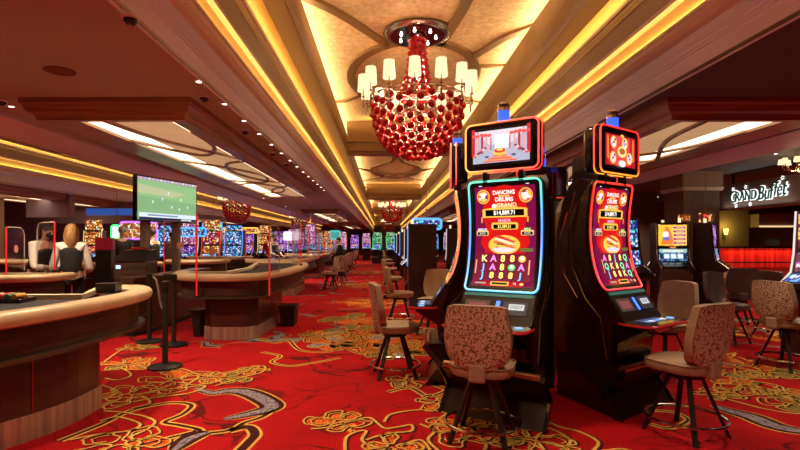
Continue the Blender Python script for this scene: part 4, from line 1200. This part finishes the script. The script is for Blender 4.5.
pit_table('gaming table far back in the middle of the pit', -5.4, 16.2, 2.0, 1.3, M_felt2)
# long dark curved counter behind the stanchions
b = MB(); pts = [(p[0], p[1]) for p in catmull([(-3.98, 7.75, 0), (-3.86, 8.1, 0), (-3.84, 9.0, 0), (-3.86, 10.6, 0)], 6)]
t = thing('pit_counter', 'long low dark wood counter curving behind the belt stanchions', 'counter')
ribbon(pts, .28, 0, .86, b); b.build('body', M_twood, t)
b = MB(); ribbon(pts, .36, .86, .90, b); b.build('counter_top', M_twood, t)
b = MB(); ribbon(pts, .30, 0.0, .06, b); b.build('plinth', M_mblack, t)

# chip trays and chips on the near table
def chip_tray(x, y, z, rz, label):
    t = thing('chip_tray', label, 'chip tray', (x, y, z), rz)
    MB().box(-.30, .30, -.11, .11, 0, .035).build('tray', M_gblack, t, bevel=.008)
    return t
chip_tray(-3.35, 4.28, .936, .06, 'black chip tray on the near gaming table felt')
cc = [(.7, .65, .55), (.5, .03, .03), (.05, .2, .08), (.6, .3, .05), (.05, .05, .2)]
for k in range(9):
    b = MB(); m_ = mat(f'chip_{k%5}', cc[k % 5], .5)
    b.tube([(0, -.08, 0), (0, .08-.02*(k % 3), 0)], .021, 14)
    o = b.build('casino_chips', m_, None, True, loc=(-3.35-.24+.06*k, 4.28, .971+.0215))
    tag(o, 'roll of casino chips in the black chip tray, %s from the left' % (['first']+ORD[1:])[k], 'casino chips', 'chips in the tray')
b = MB().box(-.10, .10, -.07, .07, 0, .10).build('card_shuffler', M_black, None, bevel=.01, loc=(-2.78, 5.05, .937))
tag(b, 'small black device on the far corner of the near gaming table', 'card shuffler')

# acrylic dividers with red edges
def divider(x, y, z0, z1, ang, w, label, sticker=True):
    t = thing('acrylic_divider', label, 'divider', (x, y, z0), ang, 'acrylic dividers with red edge')
    h = z1-z0
    b0 = max(0, 1.0-z0); pts = [(0, b0), (w, b0), (w, h-.12), (w-.035, h-.035), (w-.12, h), (.0, h)]
    n = len(pts)
    b = MB().add([(px, -.004, pz) for px, pz in pts]+[(px, .004, pz) for px, pz in pts], [list(range(n)), list(range(n, 2*n))[::-1]]+[(i, (i+1) % n, n+(i+1) % n, n+i) for i in range(n)])
    b.build('panel', M_clear, t)
    MB().box(-.014, 0.0, -.009, .009, 0, h).build('red_edge', M_redpole, t)
    MB().tube([(w, 0, b0), (w, 0, h-.12), (w-.035, 0, h-.035), (w-.12, 0, h), (0, 0, h)], .006, 6).build('edge_glint', mat('painted_edge_glint', (.62, .55, .52), .25), t)  # opaque pale tube paints the bright reflection along the panel's rim
    if sticker:
        s = MB(); s.add([(w*.5+.06*math.cos(2*PI*k/16), -.006, h*.55+.06*math.sin(2*PI*k/16)) for k in range(16)], [list(range(16))])
        s.build('sticker', mat('pink_sticker', (.8, .35, .3), .6), t)
    MB().box(-.02, .02, -.02, .02, 0, .03).build('clamp', M_black, t)
    return t
def dv(px, Y, ytop, ybot, ang, w, label, st=True):
    x = (px-384)*Y/500; z1 = EYE+(242-ytop)*Y/500; z0 = EYE-(ybot-242)*Y/500
    divider(x, Y, max(z0, 0), z1, R(ang), w, label, st)
dv(197, 7.06, 214, 298, 62, .55, 'tall acrylic divider with red edge at the left front of the second table')
dv(269.5, 7.16, 225, 298, 85, .5, 'acrylic divider with red edge at the right front of the second table', False)
dv(301, 9.6, 224, 265.5, 120, .5, 'acrylic divider with red edge on the aisle side of the second table', False)
dv(309, 11.3, 228, 263.5, 120, .5, 'acrylic divider with red edge at the far aisle corner of the second table', False)
dv(319, 14.4, 230, 260, 120, .5, 'thin acrylic divider with red edge on the third table', False)
dv(324, 16.2, 231, 258, 120, .5, 'farthest acrylic divider with red edge on the third table', False)
dv(54.5, 7.45, 222, 272, 150, .5, 'acrylic divider with red edge beside the blond dealer')
dv(6.5, 7.45, 227, 276.3, 100, .5, 'acrylic divider with red edge at the left edge of the picture')
dv(246, 14.0, 233, 258.4, 60, .5, 'acrylic divider with red edge at the left corner of the third table')
dv(164.5, 8.55, 221, 275, 20, .5, 'acrylic divider with red edge above the front belt stanchion')

dv(299, 13.75, 231, 258.7, 120, .45, 'acrylic divider with red edge at the near front of the third table', False)
dv(331, 20.2, 233, 253, 120, .45, 'thin distant acrylic divider with red edge on the fourth table', False)
dv(337, 22.5, 234, 252, 120, .45, 'farthest acrylic divider with red edge on the fourth table', False)
# stanchions
def stanchion(x, y, label, belt=False):
    t = thing('belt_stanchion', label, 'stanchion', (x, y, 0), 0, 'black belt stanchions')
    MB().lathe([(.19, 0), (.19, .02), (.15, .035), (.04, .05)], 30).build('base', M_black, t, True)
    MB().lathe([(.032, .04), (.032, .90)], 16).build('post', M_mblack, t, True)
    MB().lathe([(.038, .88), (.042, .90), (.042, .99), (.03, 1.0)], 16).build('belt_head', M_black, t, True)
    if belt:
        b = MB(); pts = [(.05, 0, .95), (.10, 0, .90), (.13, 0, .75), (.15, 0, .60), (.19, 0, .48)]
        for a, c in zip(pts[:-1], pts[1:]):
            b.add([(a[0], -.025, a[2]), (a[0]+.005, .025, a[2]), (c[0]+.005, .025, c[2]), (c[0], -.025, c[2]), (a[0]-.004, -.025, a[2]), (a[0]+.001, .025, a[2]), (c[0]+.001, .025, c[2]), (c[0]-.004, -.025, c[2])],
                  [(0, 1, 2, 3), (7, 6, 5, 4), (0, 4, 5, 1), (1, 5, 6, 2), (2, 6, 7, 3), (3, 7, 4, 0)])
        b.build('belt', mat('grey_belt', (.35, .33, .32), .7), t)
    return t
stanchion(-2.53, 5.78, 'black belt stanchion in front, its round base on the carpet')
stanchion(-3.40, 7.25, 'black belt stanchion behind the near table tip with a grey belt hanging', True)
stanchion(-2.95, 7.02, 'black belt stanchion closest to the second gaming table')
def bin_(x, y, label, w=.3, d=.3, h=.36, rz=0):
    t = thing('waste_bin', label, 'bin', (x, y, 0), rz, 'black waste bins')
    MB().prism([(-w/2+.03, -d/2+.03), (w/2-.03, -d/2+.03), (w/2-.03, d/2-.03), (-w/2+.03, d/2-.03)], 0, h, [(-w/2, -d/2), (w/2, -d/2), (w/2, d/2), (-w/2, d/2)]).build('body', M_mblack, t, bevel=.01)
    MB().box(-w/2-.01, w/2+.01, -d/2-.01, d/2+.01, h-.02, h+.015).build('rim', M_black, t, bevel=.006)
bin_(-1.66, 8.75, 'black waste bin at the right side of the second gaming table', .28, .4, .34)
bin_(-2.86, 7.75, 'black waste bin at the left side of the second gaming table', .16, .3, .40)

# stools along the tables (left of aisle)
for i, (x, y, a) in enumerate(((-1.62, 15.0, -1), (-1.55, 16.6, -1), (-1.55, 18.2, -1), (-1.7, 21.4, -1), (-1.7, 23, -1), (-1.8, 27, -1), (-1.8, 29.4, -1))):
    dup(st0, (x, y, 0), face(-1, .1), 'distant pebble-backed stool left of the aisle at the gaming tables, %s of its row' % ORD[i], 'distant stools left of the aisle')
for i, (x, y, a) in enumerate(((-5.2, 7.1, 1), (-6.8, 7.0, 1))):
    pass

# podium, equipment towers
t = thing('pit_podium', 'dark pit podium with red and black equipment on top, below the television', 'podium', (-4.36, 8.80, 0), 0)
MB().box(-.28, .28, -.22, .22, 0, 1.12).build('body', M_twood, t, bevel=.02)
MB().prism_x([(-.24, 1.12), (.24, 1.12), (.24, 1.32), (.0, 1.30)], -.26, .26).build('desk_top', M_black, t)
MB().box(-.12, .10, .02, .2, 1.31, 1.36).build('red_cushion', mat('red_cloth', (.35, .01, .01), .6), t, bevel=.01)
a = Art(lambda x, y, o: (x, -.221-o, y)); a.rect(-.2, 1.02, .08, .06, (.5, .8, 1), 1.2); place_art(a, 'pod', t, 'status_screen')
t = thing('display_tower', 'black upright display tower with a dark red screen on top', 'display', (-5.35, 9.6, 0), R(10))
MB().box(-.14, .14, -.12, .12, 0, 1.30).build('body', M_black, t, bevel=.02)
MB().box(-.15, .15, -.1, .1, 1.30, 1.53).build('screen', mat('red_screen', (.2, .01, .02), .3, emit=(.8, .02, .05), es=.12), t, bevel=.02)

# ------------------------------------------------------------------ television
t = thing('television', 'large television showing a green sports field, hung over the pit', 'television', (-4.22, 9.75, 2.25), math.atan2(1.6, .5))
W, Hh = 1.66, .84
MB().box(-W/2, W/2, -.03, .05, -Hh/2, Hh/2).build('bezel', M_gblack, t, bevel=.008)
a = Art(lambda x, y, o: (x, -.03-o*3, y)); w2 = W-.06; h2 = Hh-.06
a.rect(0, 0, w2, h2, (.22, .42, .20), .95); a.poly([(-w2/2, .05), (w2/2, -.02), (w2/2, .30), (-w2/2, .36)], (.27, .50, .22), .95)
a.poly([(-w2/2, .10), (.1, .07), (.5, .16), (-w2/2, .26)], (.45, .50, .28), 1.0)
a.rect(0, .365, w2, .05, (.45, .35, .45), .9)
for k in range(16): a.ell(-w2/2+.08+k*.1, .37, .02, .018, ((.9, .5, .4), (.4, .5, .9), (.9, .9, .9))[k % 3], .9)
for (x, y) in ((-.45, -.05), (-.2, .02), (.05, -.12), (.3, .04), (.5, -.1), (-.05, .14), (.25, -.15)):
    a.ell(x, y, .012, .035, (.9, .9, .95), 1); a.ell(x, y+.04, .009, .009, (.3, .15, .1), .8)
a.rect(0, -.30, w2, .08, (.65, .75, .85), 1); a.rect(0, -.365, w2, .05, (.02, .03, .10), .5); a.rect(.45, -.365, .3, .03, (.7, .8, .9), .8); a.rect(-.2, -.30, .8, .03, (.25, .35, .5), .8)
place_art(a, 'tv', t, 'screen')
for px, x, Y in ((153, -4.49, 9.20), (181, -4.24, 10.0)):
    t = thing('support_column', ['slim grey column under the left half of the television', 'slim grey column under the right half of the television'][px > 160], 'column', (x, Y+.2, 0))
    MB().box(-.07, .07, -.07, .07, 0, 2.5).build('shaft', mat('grey_post', (.30, .24, .22), .6), t, bevel=.01)
    MB().box(-.1, .1, -.1, .1, 0, .06).build('base', M_black, t)

# ------------------------------------------------------------------ people
def skinmesh(joints, edges, mat_, name, parent, sub=2):
    me = bpy.data.meshes.new(name); me.from_pydata([j[:3] for j in joints], edges, [])
    o = bpy.data.objects.new(name, me); COL.objects.link(o)
    sk = o.modifiers.new('s', 'SKIN'); o.modifiers.new('u', 'SUBSURF').levels = sub
    for i, j in enumerate(joints):
        r = j[3]; me.skin_vertices[0].data[i].radius = (r if isinstance(r, tuple) else (r, r)); 
    me.skin_vertices[0].data[0].use_root = True
    dg = bpy.context.evaluated_depsgraph_get(); m2 = bpy.data.meshes.new_from_object(o.evaluated_get(dg))
    bpy.data.objects.remove(o); bpy.data.meshes.remove(me)
    m2.materials.clear(); m2.materials.append(mat_); m2.name = name
    m2.polygons.foreach_set('use_smooth', [True]*len(m2.polygons))
    o = bpy.data.objects.new(name, m2); COL.objects.link(o); o.parent = parent
    return o
def person(label, x, y, rz, h=1.75, lean=0, arms=((.35, .10), (.35, .10)), top=M_cloth, sleeve=M_white, pants=M_cloth, hair=M_hair, longhair=False, mask=False, cap=None, hands=((.12, .40, .95), (-.12, .40, .95)), group='casino staff and guests', turn=0, sit=False):
    """faces local +y; lean tilts the trunk forward"""
    t = thing('person', label, 'person', (x, y, 0), rz, group)
    s = h/1.75; L_ = math.sin(R(lean)); Cc = math.cos(R(lean))
    hip = Vector((0, 0, .93 if not sit else .62)); 
    def up(d, fx=0, fy=0): return hip+Vector((fx, L_*d+fy*Cc, Cc*d-fy*L_))
    J = []; Eg = []
    def j(p, r): J.append((p.x*s, p.y*s, p.z*s, r*s if not isinstance(r, tuple) else tuple(q*s for q in r))); return len(J)-1
    pel = j(hip, (.15, .11)); wa = j(up(.20), (.13, .10)); cht = j(up(.40), (.16, .11)); sh = j(up(.50), (.13, .085)); nk = j(up(.575), .052); hd0 = j(up(.64, 0, .015), .06)
    hd1 = j(up(.72, 0, .025), (.075, .09)); hd2 = j(up(.80, 0, .015), (.066, .08))
    Eg += [(pel, wa), (wa, cht), (cht, sh), (sh, nk), (nk, hd0), (hd0, hd1), (hd1, hd2)]
    tops = {}
    armj = []
    for k, sx in enumerate((1, -1)):
        S = up(.50, sx*.185); Hn = Vector(hands[k]); mid = (S+Hn)/2; d = Hn-S; ln = d.length
        el = mid+Vector((sx*.06, -.05, -.5*math.sqrt(max(0, .58**2-ln**2))-.01))
        hdir = (Hn-el).normalized()
        a = j(S, .058); c = j(el, .043); e = j(Hn, .030)
        Eg += [(sh, a), (a, c), (c, e)]
        pm = j(Hn+hdir*.06, (.040, .018)); Eg.append((e, pm))
        side = hdir.cross(Vector((0, 0, 1))).normalized()
        for f in range(4):
            off = (f-1.5)*.020; fl = (.075, .085, .08, .062)[f]
            f1 = j(Hn+hdir*.095+side*off, .0095); f2 = j(Hn+hdir*(.095+fl*.55)+side*off+Vector((0, 0, -.008)), .009); f3 = j(Hn+hdir*(.095+fl*.9)+side*off+Vector((0, 0, -.028)), .0075)
            Eg += [(pm, f1), (f1, f2), (f2, f3)]
        q = -sx
        t1 = j(Hn+hdir*.035+side*.035*q, .011); t2 = j(Hn+hdir*.075+side*.058*q, .0095)
        Eg += [(e, t1), (t1, t2)]
        armj.append((S, el, Hn, hdir))
    legj = []
    for sx in (1, -1):
        hp = hip+Vector((sx*.10, 0, -.06))
        if sit: kn = hip+Vector((sx*.11, .42, -.04)); an = Vector((sx*.11, .42, .12))
        else: kn = Vector((sx*.105, .015, .50)); an = Vector((sx*.11, -.01, .085))
        a = j(hp, .085); c = j(kn, .058); e = j(an, .038); f = j(Vector((sx*.12, an.y+.12, an.z-.045)), (.038, .026))
        Eg += [(pel, a), (a, c), (c, e), (e, f)]; legj.append((hp, kn, an))
    skinmesh(J, Eg, M_skin, 'body', t)
    # shirt
    def layer(name, m_, js, es): return skinmesh([(p.x*s, p.y*s, p.z*s, (r*s if not isinstance(r, tuple) else tuple(q*s for q in r))) for p, r in js], es, m_, name, t)
    js = [(up(.02), (.165, .125)), (up(.20), (.145, .115)), (up(.40), (.175, .125)), (up(.50), (.145, .098)), (up(.555), (.07, .066))]; es = [(0, 1), (1, 2), (2, 3), (3, 4)]
    for (S, el, Hn, hdir) in armj:
        n = len(js); js += [(S, .072), (el, .056), (el.lerp(Hn, .93), .043)]; es += [(3, n), (n, n+1), (n+1, n+2)]
    layer('shirt', sleeve, js, es)
    layer('vest', top, [(up(-.04), (.180, .140)), (up(.18), (.160, .130)), (up(.40), (.200, .148)), (up(.50), (.215, .128))], [(0, 1), (1, 2), (2, 3)])
    js = [(hip+Vector((0, 0, .04)), (.168, .128))]; es = []
    for (hp, kn, an) in legj:
        n = len(js); js += [(hp, .102), (kn, .074), (an, .058)]; es += [(0, n), (n, n+1), (n+1, n+2)]
    layer('trousers', pants, js, es)
    b = MB()
    for (hp, kn, an) in legj: b.sphere((an.x*s, (an.y+.07)*s, .045*s+(an.z-.085)*s), .05*s, 10, 7, (1, 2.4, .85))
    # lift handled by construction: soles at floor level
    b.build('shoes', M_black, t, True)
    # head details
    hc = up(.745, 0, .02)
    def hp_(dx, dy, dz): 
        v = hc+Vector((dx, dy*Cc+dz*L_, dz*Cc-dy*L_)); return (v.x*s, v.y*s, v.z*s)
    b = MB(); b.sphere(hp_(0, -.034, .040), .094*s, 14, 10, (.95, 1.05, 1.0))
    if longhair:
        b.tube([hp_(0, -.06, .05), hp_(0, -.09, -.06), hp_(0, -.10, -.20), hp_(0, -.10, -.30)], [.09*s, .095*s, .08*s, .03*s], 12)
        for sx in (-1, 1): b.tube([hp_(sx*.07, .0, .05), hp_(sx*.085, -.02, -.08), hp_(sx*.08, -.05, -.2)], [.03*s, .035*s, .02*s], 8)
    b.build('hair', hair, t, True)
    b = MB(); b.mi = 0
    b.sphere(hp_(0, .105, -.01), .014*s, 8, 6, (.8, 1, 1.5))
    for sx in (-1, 1): b.sphere(hp_(sx*.082, .0, -.005), .022*s, 8, 6, (.5, .8, 1.2))
    b.mi = 1
    for sx in (-1, 1): b.sphere(hp_(sx*.032, .088, .015), .010*s, 8, 6)
    b.mi = 2; b.sphere(hp_(0, .088, -.045), .022*s, 8, 6, (1, .4, .3))
    b.build('face', [M_skin, mat('eye', (.03, .02, .02), .2), mat('lips', (.4, .12, .1), .5)], t, True)
    if mask: MB().sphere(hp_(0, .055, -.045), .062*s, 12, 8, (1, .9, .8)).build('face_mask', mat('mask_cloth', (.03, .03, .04), .8), t, True)
    if cap: 
        MB().sphere(hp_(0, -.012, .045), .104*s, 14, 8, (.97, 1.08, .92)).build('cap', cap, t, True)
    return t
person('dealer in black vest and white shirt leaning over the table, face mask on', -5.92, 8.50, face(.95, -.3), 1.76, 20, mask=True, hands=((.16, .44, 1.04), (-.2, .40, 1.04)), group='casino staff')
person('blond long-haired dealer in black vest seen from behind at the divider', -5.10, 8.15, face(-.45, .9), 1.70, 3, hair=M_blond, longhair=True, hands=((.25, .18, 1.0), (-.25, .22, 1.0)), group='casino staff')
person('masked dealer half hidden behind the blond dealer', -6.12, 9.85, face(.3, -.95), 1.72, 4, mask=True, hands=((.25, .15, .9), (-.25, .15, .9)), group='casino staff')
person('dealer in black vest and white shirt below the television, looking left', -5.62, 12.25, face(-.95, .15), 1.74, 6, mask=True, hands=((.16, .36, 1.0), (-.16, .36, 1.0)), group='casino staff')
person('guest in grey cap and dark jacket facing the dealer below the television', -6.62, 12.6, face(.6, -.7), 1.80, 8, sleeve=M_cloth, top=M_cloth, cap=mat('grey_cap', (.3, .28, .28), .8), hands=((.14, .38, 1.0), (-.14, .38, 1.0)), group='casino guests')
person('distant dealer in white shirt and vest beyond the second gaming table', -4.25, 18.9, face(.8, -.5), 1.70, 10, mask=True, hands=((.16, .38, 1.0), (-.16, .38, 1.0)), group='casino staff')
person('distant guest in a dark coat on a stool at the left of the aisle', -1.62, 19.6, face(-1, .1), 1.62, 14, sleeve=M_cloth, top=M_cloth, hands=((.16, .42, 1.0), (-.16, .42, 1.0)), group='casino guests')
person('distant guest in a red top among the machines at far left of the aisle', -4.9, 21.3, face(-.2, 1), 1.68, 5, sleeve=mat('red_top', (.4, .03, .04), .8), top=mat('red_top', (.4, .03, .04), .8), hands=((.22, .25, .95), (-.22, .25, .95)), group='casino guests')
person('distant guest with grey top standing by lit machines in the pit background', -6.9, 16.2, face(.1, 1), 1.72, 4, sleeve=mat('grey_top', (.25, .25, .27), .8), top=mat('grey_top', (.25, .25, .27), .8), hands=((.22, .25, .95), (-.22, .25, .95)), group='casino guests')

# ------------------------------------------------------------------ left background
struct(MB().box(XL, -7.6, 19.4, 19.7, EYE+.72, ZL).build('trim_90', M_lav))
struct(MB().box(-12.6, -12.0, 15.2, 15.8, 0, ZL).build('trim_91', M_brown))
struct(MB().box(-11.6, -10.2, 16.2, 16.5, 2.25, ZL).build('trim_92', M_lav))
def neon_sign(px0, px1, y0, y1, Y, border, inner, label, name='neon_sign'):
    x0, x1 = (px0-384)*Y/500, (px1-384)*Y/500; z1, z0 = EYE+(242-y0)*Y/500, EYE+(242-y1)*Y/500
    t = thing(name, label, 'sign', ((x0+x1)/2, Y, (z0+z1)/2)); w, h = x1-x0, z1-z0
    MB().box(-w/2, w/2, 0, .08, -h/2, h/2).build('panel', inner, t)
    MB().tube([(x, -.03, z) for x, z in rrect(w, h, .06, 3)], .028, 6, True).build('neon_border', border, t, True)
    MB().tube([(0, .04, h/2), (0, .04, ZL-(z0+z1)/2)], .008, 6).build('hanger', M_bronze, t)
neon_sign(121, 157, 222, 239, 15.2, E('neon_violet', (.45, .12, 1), 1.6), REELS[3], 'purple neon framed sign in the background left of the television posts')
neon_sign(112, 120, 225.5, 239, 14.6, E('neon_green', (.05, 1, .2), 1.8), E('white_panel', (.9, 1, .9), 1.2), 'green neon framed white sign left of the purple one')
neon_sign(172, 206, 228, 236, 17.0, nB, REELS[1], 'blue lit display board behind the gaming tables')
neon_sign(203, 222, 223, 244, 19.0, nB, REELS[4], 'tall multicoloured lit display behind the gaming tables')
neon_sign(225, 258, 228, 233, 20.5, nY, REELS[3], 'amber lit machine header in the background')
neon_sign(284, 299, 232, 240, 24.0, E('neon_pale', (1, .8, .9), 1), E('pale_panel', (.95, .75, .8), 1.1), 'pale pink lit sign over distant machines')
neon_sign(330, 340, 231, 239, 22.0, E('neon_teal', (.1, .7, .6), .8), E('teal_panel', (.08, .42, .36), .7), 'teal screen hanging over the left side of the aisle')
neon_sign(305, 316, 224, 245, 20.0, M_black, REELS[5], 'tall dark framed display standing behind the red-edged dividers')
b = tag(MB().box(-9.3, -7.9, 15.6, 15.7, EYE+.84, EYE+1.05).build('hanging_display', E('blue_sign', (.05, .18, .75), .35)), 'long blue hanging display strip above the left machines', 'sign')
neon_sign(412, 441, 219, 229, 11.9, nB, REELS[1], 'blue and purple lit sign above the slot machine back by the aisle')

# ------------------------------------------------------------------ right side: column, buffet
t = thing('square_column', 'square brown column with lit cap between the machines and the buffet sign', 'column', (7.82, 12.55, 0))
MB().box(-.55, .32, -.42, .42, 0, EYE+1.25).build('shaft', noisy('column_wood', (.16, .075, .04), (.20, .10, .055), (6, 6, .3), 3, rough=.4), t)
MB().prism(rrect(.97, .94, .02, 2, -.115), EYE+1.25, EYE+1.33, rrect(1.03, 1.0, .02, 2, -.115)).build('cap', M_tan, t)
MB().box(-.59, .36, -.46, .46, 0, .16).build('plinth', M_bwood, t)
MB().box(-.60, .37, -.47, .47, EYE+1.33, ZL+.16).build('capital', M_brown, t)
SX = 8.7
t = thing('buffet_sign', 'brown hanging fascia with the white lit buffet lettering', 'sign', (SX, 11.75, EYE+1.12))
MB().box(0, .5, -1.45, 1.35, -.30, .32).build('fascia', mat('sign_brown', (.17, .085, .055), .6), t)
LETW = E('letter_white', (.95, 1, .98), 1.3)
def sign_text(txt, size, y, z, shear, bold, x0, cs):
    vs, fs = text_mesh(txt, size, shear, .012, bold=bold)
    return [(x0-v[2], y-v[0]*cs, z+v[1]) for v in vs], fs
WORDS = (('G', .42, .66, -.02, .1, .95), ('RAND', .33, .22, -.02, .1, .78), ('Buf', .46, -.38, -.01, .25, .72), ('fet', .46, -.80, .04, .3, .72))
b = MB(); c2 = MB()
for (txt, size, y, z, sh, cs) in WORDS:
    vs, fs = sign_text(txt, size, y, z, sh, .014, -.02, cs); b.add(vs, fs)
    vs, fs = sign_text(txt, size, y, z, sh, .0, -.045, cs); c2.add(vs, fs)
for (y, z) in ((.68, .19), (.25, .20), (.10, -.22), (-.86, .28), (.58, -.23)):
    for k in range(5):
        q = 2*PI*k/5; b.sphere((-.02, y+.035*math.cos(q), z+.035*math.sin(q)), .014, 6, 5)
b.build('lettering', LETW, t)
c2.build('letter_face', mat('letter_teal', (.02, .10, .09), .4), t)
for y in (-1.2, 1.0): MB().box(.2, .24, y, y+.04, .36, ZL+.16-(EYE+1.12)).build('hanger', M_black, t)
area('cove_light', (SX-.10, 11.7, EYE+.84), (0, R(180), 0), .04, 2.2, 2.5, (.9, 1, 1))
# buffet interior
struct(MB().box(9.5, XR, 22.5, 22.7, 0, 3.3).build('wall_buffet', M_olive))
t = thing('buffet_counter', 'long red glowing counter with a dark top inside the buffet', 'counter', (16.4, 20, 0))
RG = None
def redglow():
    m, nt, bs = nmat('red_lit_panel'); N = nt.nodes; L = nt.links
    tc = N.new('ShaderNodeTexCoord'); mp = N.new('ShaderNodeMapping'); mp.inputs['Scale'].default_value = (9, 1, .4); L.new(tc.outputs['Object'], mp.inputs[0])
    n = N.new('ShaderNodeTexNoise'); n.inputs['Scale'].default_value = 1.2; L.new(mp.outputs[0], n.inputs['Vector'])
    r = N.new('ShaderNodeValToRGB'); r.color_ramp.elements[0].position = .35; r.color_ramp.elements[0].color = (.30, .004, .004, 1); r.color_ramp.elements[1].position = .7; r.color_ramp.elements[1].color = (.62, .02, .01, 1)
    L.new(n.outputs[0], r.inputs[0]); L.new(r.outputs[0], bs.inputs['Base Color']); bs.inputs['Roughness'].default_value = .4
    L.new(r.outputs[0], bs.inputs['Emission Color']); bs.inputs['Emission Strength'].default_value = .7
    m.cycles.emission_sampling = 'NONE'
    return m
MB().box(-3, 2.2, 0, .6, .45, 1.2).build('front_panel', redglow(), t)
MB().box(-3.1, 2.3, -.15, .7, 1.2, 1.28).build('counter_top', M_twood, t)
MB().box(-2.9, 2.1, .1, .6, 0, .45).build('plinth', M_tan, t)
MB().box(-3, 2.2, -.03, 0, .62, .66).build('foot_rail', M_mblack, t)
area('counter_light', (16.0, 19.9, 1.17), (R(-25), 0, 0), 4.8, .04, 30, (1, .35, .08))
t = thing('buffet_hood', 'dark overhead canopy hanging above the red buffet counter', 'canopy', (16.4, 20.6, 0))
MB().box(-1.1, 2.2, -.2, 1.0, 2.05, 2.6).build('hood', M_brown, t); MB().box(-1.1, 2.2, -.24, -.2, 2.05, 2.12).build('light_strip', E('tan_strip', (.9, .6, .3), .9), t)
MB().box(-1.0, .6, .9, 1.3, 1.28, 1.62).build('back_shelf', M_bwood, t)
MB().box(-1.1, -1.0, .8, .9, 0, 2.05).build('support', M_brown, t); MB().box(2.1, 2.2, .8, .9, 0, 2.05).build('support', M_brown, t)
t = thing('wall_sconce', 'glowing yellow sconce on the olive pier left of the red counter', 'wall lamp', (14.2, 20.77, 1.85))
MB().lathe([(.06, -.1), (.10, .15)], 12, cap=False).build('lamp_shade', E('sconce_glow', (1, .75, .2), 1.6), t, True)
MB().box(-.03, .03, 0, .13, -.08, 0).build('bracket', M_bronze, t)
t = tag(MB().box(-.75, .75, -.2, .2, 0, ZL+.155).build('olive_pier', M_olive, None, loc=(14.5, 21.1, 0)), 'olive wall pier with a glowing sconce at the buffet entrance', 'pier')
point((14.2, 20.55, 2.0), 12, (1, .7, .2))
spot((15, 21.2, 3.1), 80, (1, .75, .35), 120)
b = MB()
t = tag(MB().box(-.25, .25, -.1, .1, 0, .26).build('menu_card', E('menu_white', (.8, .8, .6), .6), None, loc=(17.7, 20.3, 1.281), bevel=.01), 'small pale lit box standing on the buffet counter', 'menu display')
# orange toppers behind
for (x, y, l) in ((7.05, 11.7, 'orange lit box sign behind the yellow-screened slot machine'), (7.35, 11.55, 'orange lit box sign in front of the square column')):
    pass
neon_sign(680, 690.5, 214, 222, 11.9, M_bronze, REELS[3], 'small orange lit box sign above the yellow-screened machine')
neon_sign(701, 713, 213, 222.5, 11.0, M_bronze, REELS[0], 'small orange lit box sign in front of the square column')
# right-side room walls far
struct(MB().box(5.2, 9.4, 17.2, 17.4, 0, ZL+.16).build('wall_partition', M_wall))

# ------------------------------------------------------------------ world, camera, view
w = bpy.data.worlds.new('world'); sc.world = w; w.use_nodes = True
w.node_tree.nodes['Background'].inputs[0].default_value = (.9, .55, .38, 1); w.node_tree.nodes['Background'].inputs[1].default_value = .02
cam = bpy.data.cameras.new('camera'); co = bpy.data.objects.new('camera', cam); COL.objects.link(co)
co.location = (0, 0, EYE); co.rotation_euler = (R(90), 0, 0)
cam.sensor_width = 36; cam.lens = 500/800*36; cam.shift_x = 16/800; cam.shift_y = 17/800; cam.clip_start = .05; cam.clip_end = 200
sc.camera = co
sc.view_settings.view_transform = 'Standard'; sc.view_settings.look = 'None'; sc.view_settings.gamma = 1; sc.view_settings.use_curve_mapping = False
sc.view_settings.exposure = .22
cy = sc.cycles
cy.use_denoising = True; cy.denoiser = 'OPENIMAGEDENOISE'; cy.use_adaptive_sampling = True; cy.adaptive_threshold = .02
cy.max_bounces = 8; cy.diffuse_bounces = 5; cy.glossy_bounces = 3; cy.transparent_max_bounces = 12; cy.transmission_bounces = 3
cy.sample_clamp_indirect = 4; cy.caustics_reflective = False; cy.caustics_refractive = False; cy.use_light_tree = True
